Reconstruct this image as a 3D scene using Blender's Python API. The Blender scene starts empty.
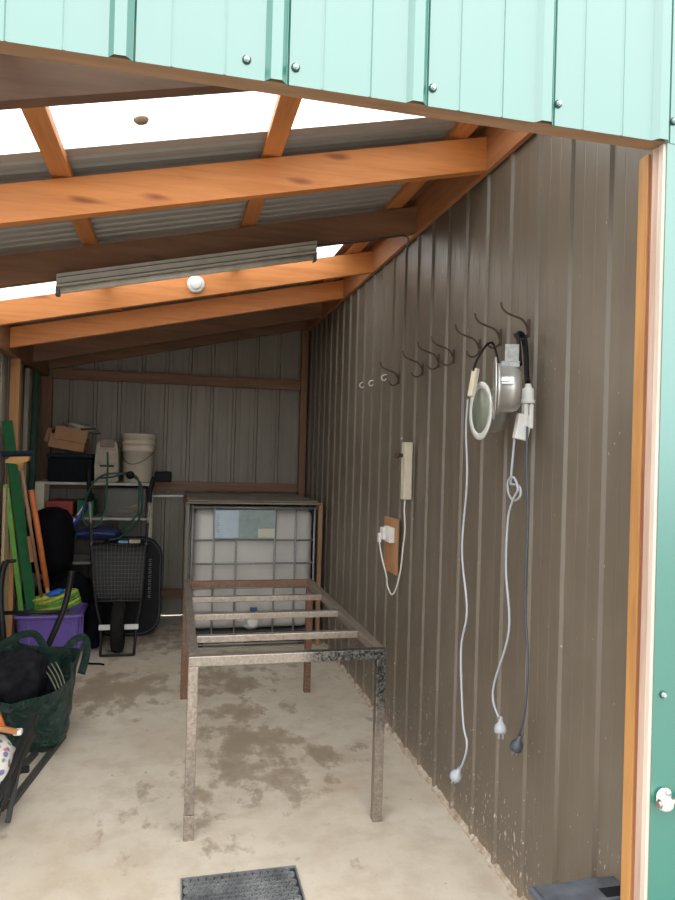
import bpy, bmesh, math, random
from mathutils import Vector, Matrix, noise
random.seed(7)
C = bpy.context.scene.collection
R = math.radians
PI = math.pi

# ------------------------------------------------------------------ helpers
def bx(bm, lo, hi, bev=0.0, M=None):
    """box between two corners"""
    lo = Vector(lo); hi = Vector(hi); c = (lo + hi) / 2; s = hi - lo
    r = bmesh.ops.create_cube(bm, size=1.0)
    vs = r['verts']
    for v in vs:
        v.co = Vector((v.co.x * s.x, v.co.y * s.y, v.co.z * s.z)) + c
    geo = list(vs)
    if bev > 0:
        es = list({e for v in vs for e in v.link_edges})
        q = bmesh.ops.bevel(bm, geom=es, offset=bev, segments=2, affect='EDGES', profile=0.5)
        geo = list({v for f in q['faces'] for v in f.verts} | {v for v in vs if v.is_valid})
    if M is not None:
        for v in geo: v.co = M @ v.co
    return geo

def bar(bm, a, b, w, h, up=(0, 0, 1), bev=0.0):
    """rectangular bar from a to b, w across, h along up"""
    a = Vector(a); b = Vector(b); d = b - a; L = d.length; x = d.normalized()
    upv = Vector(up); y = upv.cross(x).normalized(); z = x.cross(y)
    M = Matrix((x, y, z)).transposed().to_4x4(); M.translation = (a + b) / 2
    bx(bm, (-L / 2, -w / 2, -h / 2), (L / 2, w / 2, h / 2), bev, M)

def smooth_pts(pts, sub=6):
    pts = [Vector(p) for p in pts]
    if len(pts) < 3 or sub < 2: return pts
    out = []
    n = len(pts)
    for i in range(n - 1):
        p0 = pts[max(i - 1, 0)]; p1 = pts[i]; p2 = pts[i + 1]; p3 = pts[min(i + 2, n - 1)]
        for k in range(sub):
            t = k / sub; t2 = t * t; t3 = t2 * t
            out.append(0.5 * ((2 * p1) + (-p0 + p2) * t + (2 * p0 - 5 * p1 + 4 * p2 - p3) * t2 + (-p0 + 3 * p1 - 3 * p2 + p3) * t3))
    out.append(pts[-1])
    return out

def tube(bm, pts, r, seg=8, sub=6, closed=False):
    P = smooth_pts(pts, sub)
    n = len(P); rings = []
    t0 = (P[1] - P[0]).normalized()
    nrm = t0.orthogonal().normalized()
    for i in range(n):
        if i == 0: t = (P[1] - P[0])
        elif i == n - 1: t = (P[-1] - P[-2])
        else: t = (P[i + 1] - P[i - 1])
        t = t.normalized() if t.length > 1e-9 else t0
        nrm = (nrm - t * nrm.dot(t))
        nrm = nrm.normalized() if nrm.length > 1e-6 else t.orthogonal().normalized()
        bn = t.cross(nrm)
        rr = r(i / (n - 1)) if callable(r) else r
        rings.append([bm.verts.new(P[i] + (nrm * math.cos(2 * PI * k / seg) + bn * math.sin(2 * PI * k / seg)) * rr) for k in range(seg)])
    for i in range(n - 1):
        for k in range(seg):
            f = bm.faces.new((rings[i][k], rings[i][(k + 1) % seg], rings[i + 1][(k + 1) % seg], rings[i + 1][k])); f.smooth = True
    bm.faces.new(list(reversed(rings[0]))); bm.faces.new(rings[-1])

def lathe(bm, prof, M=None, seg=32, flat=False):
    """profile of (radius, height) about local z"""
    M = M or Matrix.Identity(4); rings = []
    for (r, h) in prof:
        if r < 1e-6: rings.append([bm.verts.new(M @ Vector((0, 0, h)))])
        else: rings.append([bm.verts.new(M @ Vector((r * math.cos(2 * PI * k / seg), r * math.sin(2 * PI * k / seg), h))) for k in range(seg)])
    for a, b in zip(rings[:-1], rings[1:]):
        for k in range(seg):
            k2 = (k + 1) % seg
            vs = [a[k % len(a)], a[k2 % len(a)], b[k2 % len(b)], b[k % len(b)]]
            u = []
            for v in vs:
                if v not in u: u.append(v)
            if len(u) >= 3:
                f = bm.faces.new(u); f.smooth = not flat
    for ring in (rings[0], rings[-1]):
        if len(ring) > 2:
            try: bm.faces.new(ring)
            except ValueError: pass

def frame(loc, zdir, xdir=None):
    z = Vector(zdir).normalized()
    x = Vector(xdir) if xdir else z.orthogonal()
    x = (x - z * x.dot(z)).normalized(); y = z.cross(x)
    M = Matrix((x, y, z)).transposed().to_4x4(); M.translation = Vector(loc)
    return M

def prism(bm, poly, fn0, fn1):
    """poly list of 2d points mapped to 3d by fn0 (front) and fn1 (back)"""
    a = [bm.verts.new(fn0(*p)) for p in poly]; b = [bm.verts.new(fn1(*p)) for p in poly]
    bm.faces.new(a); bm.faces.new(list(reversed(b)))
    n = len(poly)
    for i in range(n):
        bm.faces.new((a[i], b[i], b[(i + 1) % n], a[(i + 1) % n]))

def obj(name, bm, mat, parent=None, label=None, solid=0.0, sub=0):
    bmesh.ops.recalc_face_normals(bm, faces=bm.faces)
    me = bpy.data.meshes.new(name); bm.to_mesh(me); bm.free()
    me.materials.append(mat)
    o = bpy.data.objects.new(name, me); C.objects.link(o)
    if solid:
        m = o.modifiers.new('thickness', 'SOLIDIFY'); m.thickness = solid; m.offset = 0
    if sub:
        m = o.modifiers.new('smooth', 'SUBSURF'); m.levels = sub; m.render_levels = sub
        for p in me.polygons: p.use_smooth = True
    if parent is not None:
        o.parent = parent
        p = parent; off = Vector((0, 0, 0))
        while p is not None:
            off += Vector(p.location); p = p.parent
        if parent.type == 'EMPTY': o.matrix_parent_inverse = Matrix.Translation(-Vector(parent.location))
    if label: o['label'] = label
    return o

def B(): return bmesh.new()

def thing(name, label, cat, loc=(0, 0, 0), group=None):
    o = bpy.data.objects.new(name, None); C.objects.link(o)
    o.empty_display_size = 0.05
    o.location = loc; o['label'] = label; o['category'] = cat
    if group: o['group'] = group
    return o

def tag(o, label, cat, group=None):
    o['label'] = label; o['category'] = cat
    if group: o['group'] = group
    return o

def struct(name, bm, mat, parent=None, **k):
    o = obj(name, bm, mat, parent, **k)
    if parent is None: o['kind'] = 'structure'
    return o

def dup(root, dloc=(0, 0, 0), label=None, rz=None):
    r = root.copy(); C.objects.link(r); r.location = Vector(root.location) + Vector(dloc)
    if label: r['label'] = label
    if rz is not None: r.rotation_euler.z = rz
    for ch in list(root.children):
        c = ch.copy(); C.objects.link(c); c.parent = r; c.matrix_parent_inverse = ch.matrix_parent_inverse.copy()
        for g in list(ch.children):
            d = g.copy(); C.objects.link(d); d.parent = c
    return r

def blob(bm, c, s, amp=.15, f=3.0, sub=3, seed=0, rot=None):
    r = bmesh.ops.create_icosphere(bm, subdivisions=sub, radius=1.0)
    Rm = rot or Matrix.Identity(4)
    for v in r['verts']:
        n = v.co.normalized(); d = 1 + amp * noise.noise(n * f + Vector((seed, seed * 2, 0))) + amp * .5 * noise.noise(n * f * 2.7 + Vector((seed, 0, seed)))
        sx = Vector((abs(n.x) ** .8 * math.copysign(1, n.x), abs(n.y) ** .8 * math.copysign(1, n.y), abs(n.z) ** .8 * math.copysign(1, n.z)))
        v.co = Rm @ (Vector((sx.x * s[0], sx.y * s[1], sx.z * s[2])) * d) + Vector(c)
    for f_ in bm.faces: f_.smooth = True

# ------------------------------------------------------------------ materials
class NT:
    def __init__(s, name):
        s.m = bpy.data.materials.new(name); s.m.use_nodes = True
        s.t = s.m.node_tree; s.t.nodes.clear()
        s.out = s.t.nodes.new('ShaderNodeOutputMaterial')
        s.b = s.t.nodes.new('ShaderNodeBsdfPrincipled')
        s.t.links.new(s.b.outputs[0], s.out.inputs[0])
        s.co = s.t.nodes.new('ShaderNodeTexCoord')
    def n(s, ty, **k):
        q = s.t.nodes.new(ty)
        for a, v in k.items(): setattr(q, a, v)
        return q
    def l(s, a, b): s.t.links.new(a, b)
    def map(s, scale=(1, 1, 1), loc=(0, 0, 0)):
        q = s.n('ShaderNodeMapping'); q.inputs['Scale'].default_value = scale; q.inputs['Location'].default_value = loc
        s.l(s.co.outputs['Object'], q.inputs[0]); return q.outputs[0]
    def noise(s, vec, scale, detail=4, rough=.55, dist=0):
        q = s.n('ShaderNodeTexNoise'); q.inputs['Scale'].default_value = scale; q.inputs['Detail'].default_value = detail
        q.inputs['Roughness'].default_value = rough; q.inputs['Distortion'].default_value = dist
        s.l(vec, q.inputs['Vector']); return q.outputs[0]
    def ramp(s, fac, stops, interp='LINEAR'):
        q = s.n('ShaderNodeValToRGB'); e = q.color_ramp.elements; q.color_ramp.interpolation = interp
        while len(e) < len(stops): e.new(0.5)
        for i, (p, c) in enumerate(stops):
            e[i].position = p; e[i].color = (c, c, c, 1) if isinstance(c, (int, float)) else (*c, 1)
        s.l(fac, q.inputs[0]); return q.outputs[0]
    def mix(s, fac, a, b, blend='MIX'):
        q = s.n('ShaderNodeMix', data_type='RGBA', blend_type=blend)
        for i, v in ((0, fac), (6, a), (7, b)):
            if isinstance(v, (int, float)): q.inputs[i].default_value = v
            elif isinstance(v, tuple): q.inputs[i].default_value = (*v, 1)
            else: s.l(v, q.inputs[i])
        return q.outputs[2]
    def math(s, op, a, b=None, c=None):
        q = s.n('ShaderNodeMath', operation=op)
        for i, v in enumerate((a, b, c)):
            if v is None: continue
            if isinstance(v, (int, float)): q.inputs[i].default_value = v
            else: s.l(v, q.inputs[i])
        return q.outputs[0]
    def col(s, v):
        if isinstance(v, tuple): s.b.inputs['Base Color'].default_value = (*v, 1)
        else: s.l(v, s.b.inputs['Base Color'])
    def set(s, **k):
        for a, v in k.items():
            i = s.b.inputs[a.replace('_', ' ')]
            if isinstance(v, (int, float, tuple)): i.default_value = v if not isinstance(v, tuple) else (*v, 1)
            else: s.l(v, i)
    def bump(s, h, strength=.3, dist=.005):
        q = s.n('ShaderNodeBump'); q.inputs['Strength'].default_value = strength; q.inputs['Distance'].default_value = dist
        s.l(h, q.inputs['Height']); s.l(q.outputs[0], s.b.inputs['Normal'])

def plain(name, c, rough=.5, metal=0.0, var=.12, scale=14, **k):
    t = NT(name)
    n_ = t.noise(t.map(), scale, 5)
    d = tuple(x * (1 - var * 1.6) for x in c); e = tuple(min(1, x * (1 + var)) for x in c)
    t.col(t.ramp(n_, [(.3, d), (.7, e)]))
    t.set(Roughness=rough, Metallic=metal, **k)
    return t.m

def wood(name, base, dark, axis='X', rough=.55, knot=.5, grain=1.0):
    t = NT(name)
    st = {'X': (1.1, 16, 16), 'Y': (16, 1.1, 16), 'Z': (16, 16, 1.1)}[axis]
    v = t.map(st)
    g = t.noise(v, 3.2 * grain, 6, .6, .6)
    g2 = t.noise(t.map(tuple(a * .4 for a in st), (3, 1, 7)), 2.2, 3, .5, .3)
    c = t.mix(t.ramp(g, [(.3, 0.0), (.72, 1.0)]), dark, base)
    lite = tuple(min(1, a * 1.22) for a in base)
    c = t.mix(t.ramp(g2, [(.45, 0.0), (.75, .8)]), c, lite)
    # knots
    ks = {'X': (1.6, 6, 6), 'Y': (6, 1.6, 6), 'Z': (6, 6, 1.6)}[axis]
    vo = t.n('ShaderNodeTexVoronoi'); vo.inputs['Scale'].default_value = 1.6
    vm = t.map(ks, (.37, .2, .61))
    nv = t.n('ShaderNodeVectorMath', operation='ADD')
    nz = t.n('ShaderNodeTexNoise'); nz.inputs['Scale'].default_value = 3
    t.l(vm, nz.inputs['Vector'])
    sc = t.n('ShaderNodeVectorMath', operation='SCALE'); sc.inputs[3].default_value = .16
    t.l(nz.outputs['Color'], sc.inputs[0]); t.l(vm, nv.inputs[0]); t.l(sc.outputs[0], nv.inputs[1])
    t.l(nv.outputs[0], vo.inputs['Vector'])
    kd = tuple(a * b for a, b in zip(dark, (.55, .42, .4)))
    c = t.mix(t.ramp(vo.outputs['Distance'], [(.05, knot), (.17, 0.0)]), c, kd)
    t.col(c); t.set(Roughness=rough)
    t.bump(g, .12, .002)
    return t.m

ORANGE, ORANGE_D = (.62, .235, .065), (.50, .165, .04)
M_pineX = wood('pine_rafter', ORANGE, ORANGE_D, 'X', knot=1.0)
M_pineY = wood('pine_purlin', (.56, .22, .07), (.42, .145, .045), 'Y')
M_pineZ = wood('pine_stud', (.52, .27, .11), (.38, .17, .06), 'Z')
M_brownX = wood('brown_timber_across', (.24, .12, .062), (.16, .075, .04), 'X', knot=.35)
M_brownY = wood('brown_timber_along', (.24, .12, .065), (.16, .075, .04), 'Y', knot=.35)
M_brownZ = wood('brown_timber_upright', (.26, .13, .075), (.17, .08, .045), 'Z', knot=.35)
M_ledger = wood('ledger_timber', (.42, .18, .075), (.32, .12, .05), 'Y', knot=.5)
M_dark0 = wood('lintel_shaded_rafter', (.15, .078, .048), (.10, .05, .032), 'X', knot=.2)  # shade behind the lintel put into the timber's colour
M_lintel = wood('lintel_timber', (.36, .22, .13), (.26, .14, .08), 'X', knot=.2)
M_jambO = wood('jamb_amber', (.44, .22, .07), (.32, .14, .045), 'Z', knot=.2)
M_jambR = wood('jamb_red', (.30, .11, .07), (.2, .07, .05), 'Z', knot=.1)
M_jambP = wood('jamb_pink', (.52, .37, .29), (.38, .24, .18), 'Z', knot=.3)
M_jambW = wood('jamb_pale', (.62, .53, .45), (.46, .35, .28), 'Z', knot=.3)
M_weathX = wood('weathered_board', (.25, .215, .17), (.15, .12, .09), 'X', knot=.2)
M_greyZ = wood('grey_post', (.17, .15, .125), (.11, .09, .075), 'Z', knot=.2)
M_weathZ = wood('weathered_post', (.36, .22, .12), (.24, .14, .08), 'Z', knot=.2)
M_paleZ = wood('pale_ply', (.55, .42, .27), (.44, .31, .18), 'Z', knot=.2)

# painted wall sheet: dark brown with scratches and mortar splashes near the ground
def brown_sheet():
    t = NT('brown_cladding')
    v = t.map((6, 6, .5))
    n1 = t.noise(v, 2.5, 5, .6)
    n2 = t.noise(t.map((1, 1, 1)), 2.0, 4, .6)
    c = t.ramp(n1, [(.3, (.120, .095, .070)), (.7, (.150, .121, .092))])
    c = t.mix(t.ramp(n2, [(.42, 0.0), (.7, .45)]), c, (.185, .152, .118))
    # scuffs and specks
    sp = t.noise(t.map((1, 1, .55), (3, 5, 1)), 70, 2, .5)
    cl = t.noise(t.map((1, 1, 1), (1, 2, 3)), 3.2, 2, .5)
    sep = t.n('ShaderNodeSeparateXYZ'); t.l(t.co.outputs['Object'], sep.inputs[0])
    low = t.math('MULTIPLY_ADD', sep.outputs[2], -.95, .75)          # more splashes low down
    low = t.math('MAXIMUM', low, .0)
    thr = t.math('MULTIPLY_ADD', low, .17, -.02)
    a = t.math('ADD', sp, thr)
    a = t.math('ADD', a, t.math('MULTIPLY_ADD', cl, .22, -.11))
    m = t.ramp(a, [(.735, 0.0), (.775, .85)])
    c = t.mix(m, c, (.50, .44, .36))
    # dusty bottom
    d = t.ramp(t.math('ADD', sep.outputs[2], t.math('MULTIPLY', n2, .16)), [(.06, .75), (.20, 0.0)])
    c = t.mix(d, c, (.27, .20, .14))
    t.col(c)
    t.set(Roughness=t.ramp(n1, [(.3, .34), (.7, .5)]), Specular_IOR_Level=.55)
    return t.m
M_brown = brown_sheet()

def sheet(name, c, rough=.45, metal=0.0, spec=.5, st=(3, 3, .6), var=.10):
    t = NT(name); n1 = t.noise(t.map(st), 3, 5)
    t.col(t.ramp(n1, [(.3, tuple(x * (1 - var) for x in c)), (.7, tuple(x * (1 + var) for x in c))]))
    t.set(Roughness=rough, Metallic=metal, Specular_IOR_Level=spec); return t.m
M_green = sheet('green_cladding', (.012, .15, .112), .28, 0, .5, var=.03)
M_green.node_tree.nodes['Principled BSDF'].inputs['IOR'].default_value = 2.35
M_back = sheet('grey_beige_cladding', (.27, .24, .195), .5)
M_left = sheet('pale_cladding', (.42, .39, .33), .5)
M_roof = sheet('galvanised_roof_sheet', (.36, .35, .33), .5, .15, .5, (.6, 2, 2), .05)

def skylight_mat():
    t = NT('translucent_roof_sheet')
    tr = t.n('ShaderNodeBsdfTransparent'); tr.inputs[0].default_value = (.93, .95, .93, 1)
    tl = t.n('ShaderNodeBsdfTranslucent'); tl.inputs[0].default_value = (.92, .93, .9, 1)
    gl = t.n('ShaderNodeBsdfGlossy'); gl.inputs['Roughness'].default_value = .2
    n1 = t.noise(t.map((.8, 5, 5)), 4, 4)
    m = t.n('ShaderNodeMixShader'); t.l(t.ramp(n1, [(.3, .40), (.7, .52)]), m.inputs[0]); t.l(tr.outputs[0], m.inputs[1]); t.l(tl.outputs[0], m.inputs[2])
    m2 = t.n('ShaderNodeMixShader'); m2.inputs[0].default_value = .05; t.l(m.outputs[0], m2.inputs[1]); t.l(gl.outputs[0], m2.inputs[2])
    t.l(m2.outputs[0], t.out.inputs[0]); return t.m
M_sky = skylight_mat()

def concrete():
    t = NT('stained_concrete')
    P = t.map()
    n1 = t.noise(P, 1.1, 8, .6); n2 = t.noise(P, 7, 6, .65); n3 = t.noise(P, 60, 3, .6)
    c = t.ramp(n1, [(.25, (.54, .455, .355)), (.55, (.63, .555, .455)), (.8, (.70, .63, .535))])
    c = t.mix(t.ramp(n2, [(.35, .40), (.55, 0.0)]), c, (.40, .31, .22))
    c = t.mix(t.ramp(n3, [(.66, 0.0), (.74, .5)]), c, (.32, .24, .17))
    # brown ochre blush
    n4 = t.noise(t.map((1, 1, 1), (4, 9, 2)), 1.7, 5, .6)
    c = t.mix(t.ramp(n4, [(.55, 0.0), (.75, .35)]), c, (.50, .36, .22))
    # damp dirty patches, each with its own place on the slab
    sep = t.n('ShaderNodeSeparateXYZ'); t.l(t.co.outputs['Object'], sep.inputs[0])
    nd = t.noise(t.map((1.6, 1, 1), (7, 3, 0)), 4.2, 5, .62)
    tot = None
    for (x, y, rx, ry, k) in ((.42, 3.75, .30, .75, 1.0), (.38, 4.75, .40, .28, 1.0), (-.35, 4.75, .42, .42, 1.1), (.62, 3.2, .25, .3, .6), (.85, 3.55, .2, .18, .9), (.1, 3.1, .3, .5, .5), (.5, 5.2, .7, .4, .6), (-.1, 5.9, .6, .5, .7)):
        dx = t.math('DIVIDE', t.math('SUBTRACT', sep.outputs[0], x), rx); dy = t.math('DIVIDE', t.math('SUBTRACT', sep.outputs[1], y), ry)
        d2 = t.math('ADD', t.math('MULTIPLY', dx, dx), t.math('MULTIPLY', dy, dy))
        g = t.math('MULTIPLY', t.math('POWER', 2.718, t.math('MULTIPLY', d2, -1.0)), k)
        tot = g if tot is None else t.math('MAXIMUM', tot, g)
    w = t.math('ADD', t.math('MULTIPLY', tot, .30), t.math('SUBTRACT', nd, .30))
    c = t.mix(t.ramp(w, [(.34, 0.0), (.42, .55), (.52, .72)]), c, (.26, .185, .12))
    # small splotches
    vs = t.noise(t.map((1, 1, 1), (2, 7, 0)), 13, 3, .5)
    c = t.mix(t.ramp(vs, [(.70, 0.0), (.74, .6)]), c, (.34, .25, .17))
    t.col(c); t.set(Roughness=t.ramp(n2, [(.3, .55), (.7, .8)]))
    t.bump(t.math('ADD', n3, n2), .25, .004)
    return t.m
M_floor = concrete()

def steel(name, lite, dark, rust, amount, rough=.32, metal=.85):
    t = NT(name); P = t.map()
    n1 = t.noise(P, 9, 6, .65); n2 = t.noise(P, 70, 4, .6); n3 = t.noise(t.map((1, 1, 1), (5, 1, 2)), 3.0, 5, .6)
    c = t.ramp(n2, [(.3, dark), (.75, lite)])
    rm = t.ramp(n3, [(amount, 0.0), (amount + .16, .9)])
    c = t.mix(rm, c, rust)
    t.col(c); t.set(Metallic=t.math('MULTIPLY', t.math('SUBTRACT', 1.0, rm), metal), Roughness=t.ramp(n1, [(.3, rough), (.7, rough + .2)]))
    t.bump(n2, .15, .001); return t.m
M_steel = steel('bare_steel', (.50, .43, .37), (.27, .23, .195), (.22, .10, .055), .60, .30, .8)
M_steelD = steel('mill_scale_steel', (.13, .13, .125), (.025, .025, .025), (.20, .13, .08), .66)
def legsteel(ax=2, lo=.62, hi=.82):
    t = NT('part_scaled_steel'); P = t.map()
    n2 = t.noise(P, 90, 4, .6); n3 = t.noise(P, 12, 5, .6)
    c = t.ramp(n2, [(.3, (.27, .23, .195)), (.75, (.46, .40, .345))])
    d = t.ramp(n2, [(.40, (.025, .025, .025)), (.62, (.20, .19, .175))])
    sep = t.n('ShaderNodeSeparateXYZ'); t.l(t.co.outputs['Object'], sep.inputs[0])
    m = t.ramp(t.math('ADD', sep.outputs[ax], t.math('MULTIPLY', n3, .5 if ax == 2 else .15)), [(lo, 0.0), (hi, 1.0)])
    t.col(t.mix(m, c, d)); t.set(Metallic=.75, Roughness=.36); return t.m
M_steelL = legsteel()
M_steelF = legsteel(0, .61, .68)
M_steelR = steel('rusty_steel', (.30, .19, .13), (.14, .075, .05), (.20, .085, .05), .45, .5, .5)
M_hook = steel('rusted_hook', (.10, .06, .04), (.05, .03, .025), (.09, .045, .03), .4, .6, .3)
M_cage = steel('galvanised_cage', (.40, .395, .385), (.28, .275, .27), (.2, .14, .1), .74, .45, .3)
M_alu = plain('pressed_aluminium', (.56, .55, .53), .38, .8, .08)
M_white = plain('white_plastic', (.74, .73, .70), .4, 0, .05)
M_whitepaint = plain('white_painted_rim', (.66, .65, .62), .35, 0, .04)
M_cream = plain('cream_plastic', (.62, .55, .43), .45, 0, .07)
M_beige = plain('beige_plastic', (.40, .34, .27), .5, 0, .12)
M_bucket = plain('bucket_plastic', (.60, .53, .42), .45, 0, .08, 6)
M_black = plain('black_plastic', (.007, .007, .009), .65, 0, .2, Specular_IOR_Level=.25)
M_blackm = plain('black_painted_steel', (.010, .010, .011), .45, 0, .3, Specular_IOR_Level=.35)
M_blackf = plain('black_fabric', (.006, .0065, .009), .9, 0, .35, 30, Specular_IOR_Level=.1)
M_case = plain('charcoal_case_plastic', (.075, .082, .098), .45, 0, .25, 22)
M_greyf = plain('charcoal_fabric', (.018, .018, .022), .9, 0, .25, 20, Specular_IOR_Level=.1)
M_tyre = plain('tyre_rubber', (.014, .013, .012), .85, 0, .3, Specular_IOR_Level=.2)
M_greyc = plain('pale_grey_cord', (.36, .38, .41), .45, 0, .05)
M_whitec = plain('white_cord', (.68, .66, .60), .45, 0, .05)
M_darkc = plain('dark_slate_cord', (.055, .065, .08), .45, 0, .1)
M_purple = plain('purple_plastic', (.20, .125, .50), .4, 0, .06)
M_hose = plain('green_hose', (.005, .055, .035), .5, 0, .1)
M_dgreen = plain('dark_green_paint', (.004, .11, .028), .75, 0, .12)
M_dgreen2 = plain('deep_green_canvas', (.015, .045, .03), .8, 0, .2)
M_lgreen = plain('lime_green_plastic', (.12, .36, .05), .45, 0, .1)
M_orangep = plain('orange_plastic', (.62, .17, .05), .5, 0, .12)
M_yel = plain('yellow_green_strap', (.45, .50, .07), .6, 0, .25, 30)
M_gstrap = plain('leaf_green_strap', (.11, .30, .05), .6, 0, .25, 30)
M_blue = plain('bright_blue_cloth', (.02, .14, .60), .7, 0, .12)
M_navy = plain('navy_fabric', (.010, .016, .06), .8, 0, .2)
M_red = plain('red_plastic', (.35, .045, .03), .5, 0, .15)
M_gbox = plain('green_cardboard', (.01, .15, .055), .6, 0, .15)
M_card = plain('cardboard', (.40, .215, .11), .8, 0, .12, 9)
M_paper = plain('crumpled_paper', (.42, .37, .29), .8, 0, .2, 20)
M_label = plain('pale_blue_label', (.46, .56, .64), .5, 0, .05)
M_label2 = plain('faded_green_grey_label', (.29, .36, .345), .5, 0, .12, 18)
M_label3 = plain('cream_sticker', (.58, .57, .47), .5, 0, .04)
M_labeltxt = plain('faded_print', (.27, .35, .42), .6)
M_broomw = plain('yellow_timber', (.55, .30, .10), .5, 0, .12)
M_bristle = plain('blue_black_bristle', (.012, .022, .05), .9, 0, .3, 60)
M_screw = plain('painted_screw', (.42, .56, .52), .35, .3, .08)
M_washer = plain('dark_washer', (.02, .05, .045), .5)
M_glass = None

def bottle_mat():
    t = NT('translucent_tank_plastic')
    n1 = t.noise(t.map((1, 1, .6)), 4, 4)
    t.col(t.ramp(n1, [(.3, (.50, .48, .46)), (.7, (.62, .60, .57))]))
    t.set(Roughness=.35, Subsurface_Weight=.25)
    t.b.inputs['Subsurface Radius'].default_value = (.05, .05, .05)
    return t.m
M_bottle = bottle_mat()
def lensglass():
    t = NT('frosted_lens'); n1 = t.noise(t.map(), 30, 3)
    t.col(t.ramp(n1, [(.3, (.17, .19, .145)), (.7, (.23, .25, .195))])); t.set(Roughness=.4); return t.m
M_lens = lensglass()
def tarp():
    t = NT('woven_green_poly'); P = t.map(); n1 = t.noise(P, 12, 5, .65)
    t.col(t.ramp(n1, [(.3, (.004, .024, .017)), (.7, (.008, .048, .034))]))
    t.set(Roughness=.33, Specular_IOR_Level=.7); t.bump(t.noise(P, 13, 6, .7, 1.2), 1.0, .05); return t.m
M_tarp = tarp()
def floral():
    t = NT('floral_cotton'); P = t.map()
    v = t.n('ShaderNodeTexVoronoi'); v.inputs['Scale'].default_value = 34; t.l(P, v.inputs['Vector'])
    hue = t.ramp(v.outputs['Color'], [(0, (.45, .06, .09)), (.35, (.50, .22, .26)), (.55, (.12, .10, .25)), (.75, (.10, .18, .12)), (1, (.45, .30, .36))], 'CONSTANT')
    m = t.ramp(v.outputs['Distance'], [(.35, .9), (.5, 0.0)])
    c = t.mix(m, (.62, .60, .55), hue)
    t.col(c); t.set(Roughness=.85); t.bump(t.noise(P, 16, 4), .5, .01); return t.m
M_floral = floral()
def matrubber():
    t = NT('scuffed_rubber'); n1 = t.noise(t.map(), 10, 5)
    t.col(t.ramp(n1, [(.3, (.10, .105, .11)), (.7, (.27, .27, .27))])); t.set(Roughness=.5); return t.m
M_mat = matrubber()
def mortar():
    t = NT('mortar_edge'); n1 = t.noise(t.map(), 25, 6)
    t.col(t.ramp(n1, [(.3, (.30, .21, .14)), (.7, (.62, .54, .44))])); t.set(Roughness=.9); t.bump(n1, .6, .01); return t.m
M_mortar = mortar()
def ground():
    t = NT('outdoor_gravel'); n1 = t.noise(t.map(), 6, 6)
    t.col(t.ramp(n1, [(.3, (.20, .19, .165)), (.7, (.28, .265, .23))])); t.set(Roughness=.9); return t.m
M_ground = ground()

# ------------------------------------------------------------------ dimensions (metres, read from the photograph)
XR, XL, YF, YB = 1.28, -1.20, 1.50, 6.72
SL = .225
def zb(x): return 2.797 + SL * (x - 1.2)     # underside of rafters
RH = .14                                    # rafter depth
def zr(x): return zb(x) + RH + .045          # underside of roof sheets

# ------------------------------------------------------------------ setting
bm = B(); bx(bm, (-1.35, .9, -.12), (1.45, 6.80, 0)); struct('floor', bm, M_floor)
bm = B(); bx(bm, (-40, -40, -.16), (40, 60, -.125)); struct('ground', bm, M_ground)
bm = B(); bx(bm, (-5, -6, -.125), (6, .9, -.01)); struct('path', bm, M_ground)

def rib_wall(s0, s1, first, period, rib, pan=()):
    """polyline (s, d) of a ribbed sheet; rib = (base half, top half, height); pan = offsets of small creases"""
    pts = [(s0, 0)]
    k = math.floor((s0 - first) / period) - 1
    while True:
        c = first + k * period
        if c - rib[0] > s1: break
        for s, d in ((c - rib[0], 0), (c - rib[1], rib[2]), (c + rib[1], rib[2]), (c + rib[0], 0)):
            if s0 < s < s1: pts.append((s, d))
        for (o, w, h) in pan:
            for s, d in ((c + o - w, 0), (c + o, h), (c + o + w, 0)):
                if s0 < s < s1: pts.append((s, d))
        k += 1
    pts.append((s1, 0))
    pts.sort(); return pts

def extrude(bm, pts, f_lo, f_hi):
    lo = [bm.verts.new(f_lo(s, d)) for s, d in pts]; hi = [bm.verts.new(f_hi(s, d)) for s, d in pts]
    for i in range(len(pts) - 1): bm.faces.new((lo[i], lo[i + 1], hi[i + 1], hi[i]))

# brown wall on the right, ribs facing the room
bm = B()
pts = rib_wall(1.56, 6.765, 1.838, .2122, (.016, .0085, .011), ((.075, .004, .0007), (.14, .004, .0007)))
extrude(bm, pts, lambda s, d: (XR - .012 - d, s, 0.0), lambda s, d: (XR - .012 - d, s, 3.02))
wr = struct('wall_right', bm, M_brown, solid=.0012)
# back wall, twin creased ribs, a thin gap of daylight under it
bm = B()
pts = rib_wall(-1.24, 1.30, -.093, .2155, (.020, .012, -.022), ((.06, .005, -.002), (.155, .005, -.002)))
extrude(bm, pts, lambda s, d: (s, YB + .05 - d, .006), lambda s, d: (s, YB + .05 - d, 3.05 + SL * (s - 1.2)))
struct('wall_back', bm, M_back, solid=.0012)
# left wall
bm = B()
pts = rib_wall(1.3, 6.8, 1.9, .2155, (.020, .012, -.022), ((.06, .005, -.002),))
extrude(bm, pts, lambda s, d: (XL - .03 + d, s, 0), lambda s, d: (XL - .03 + d, s, 2.50))
struct('wall_left', bm, M_left, solid=.0012)
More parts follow.
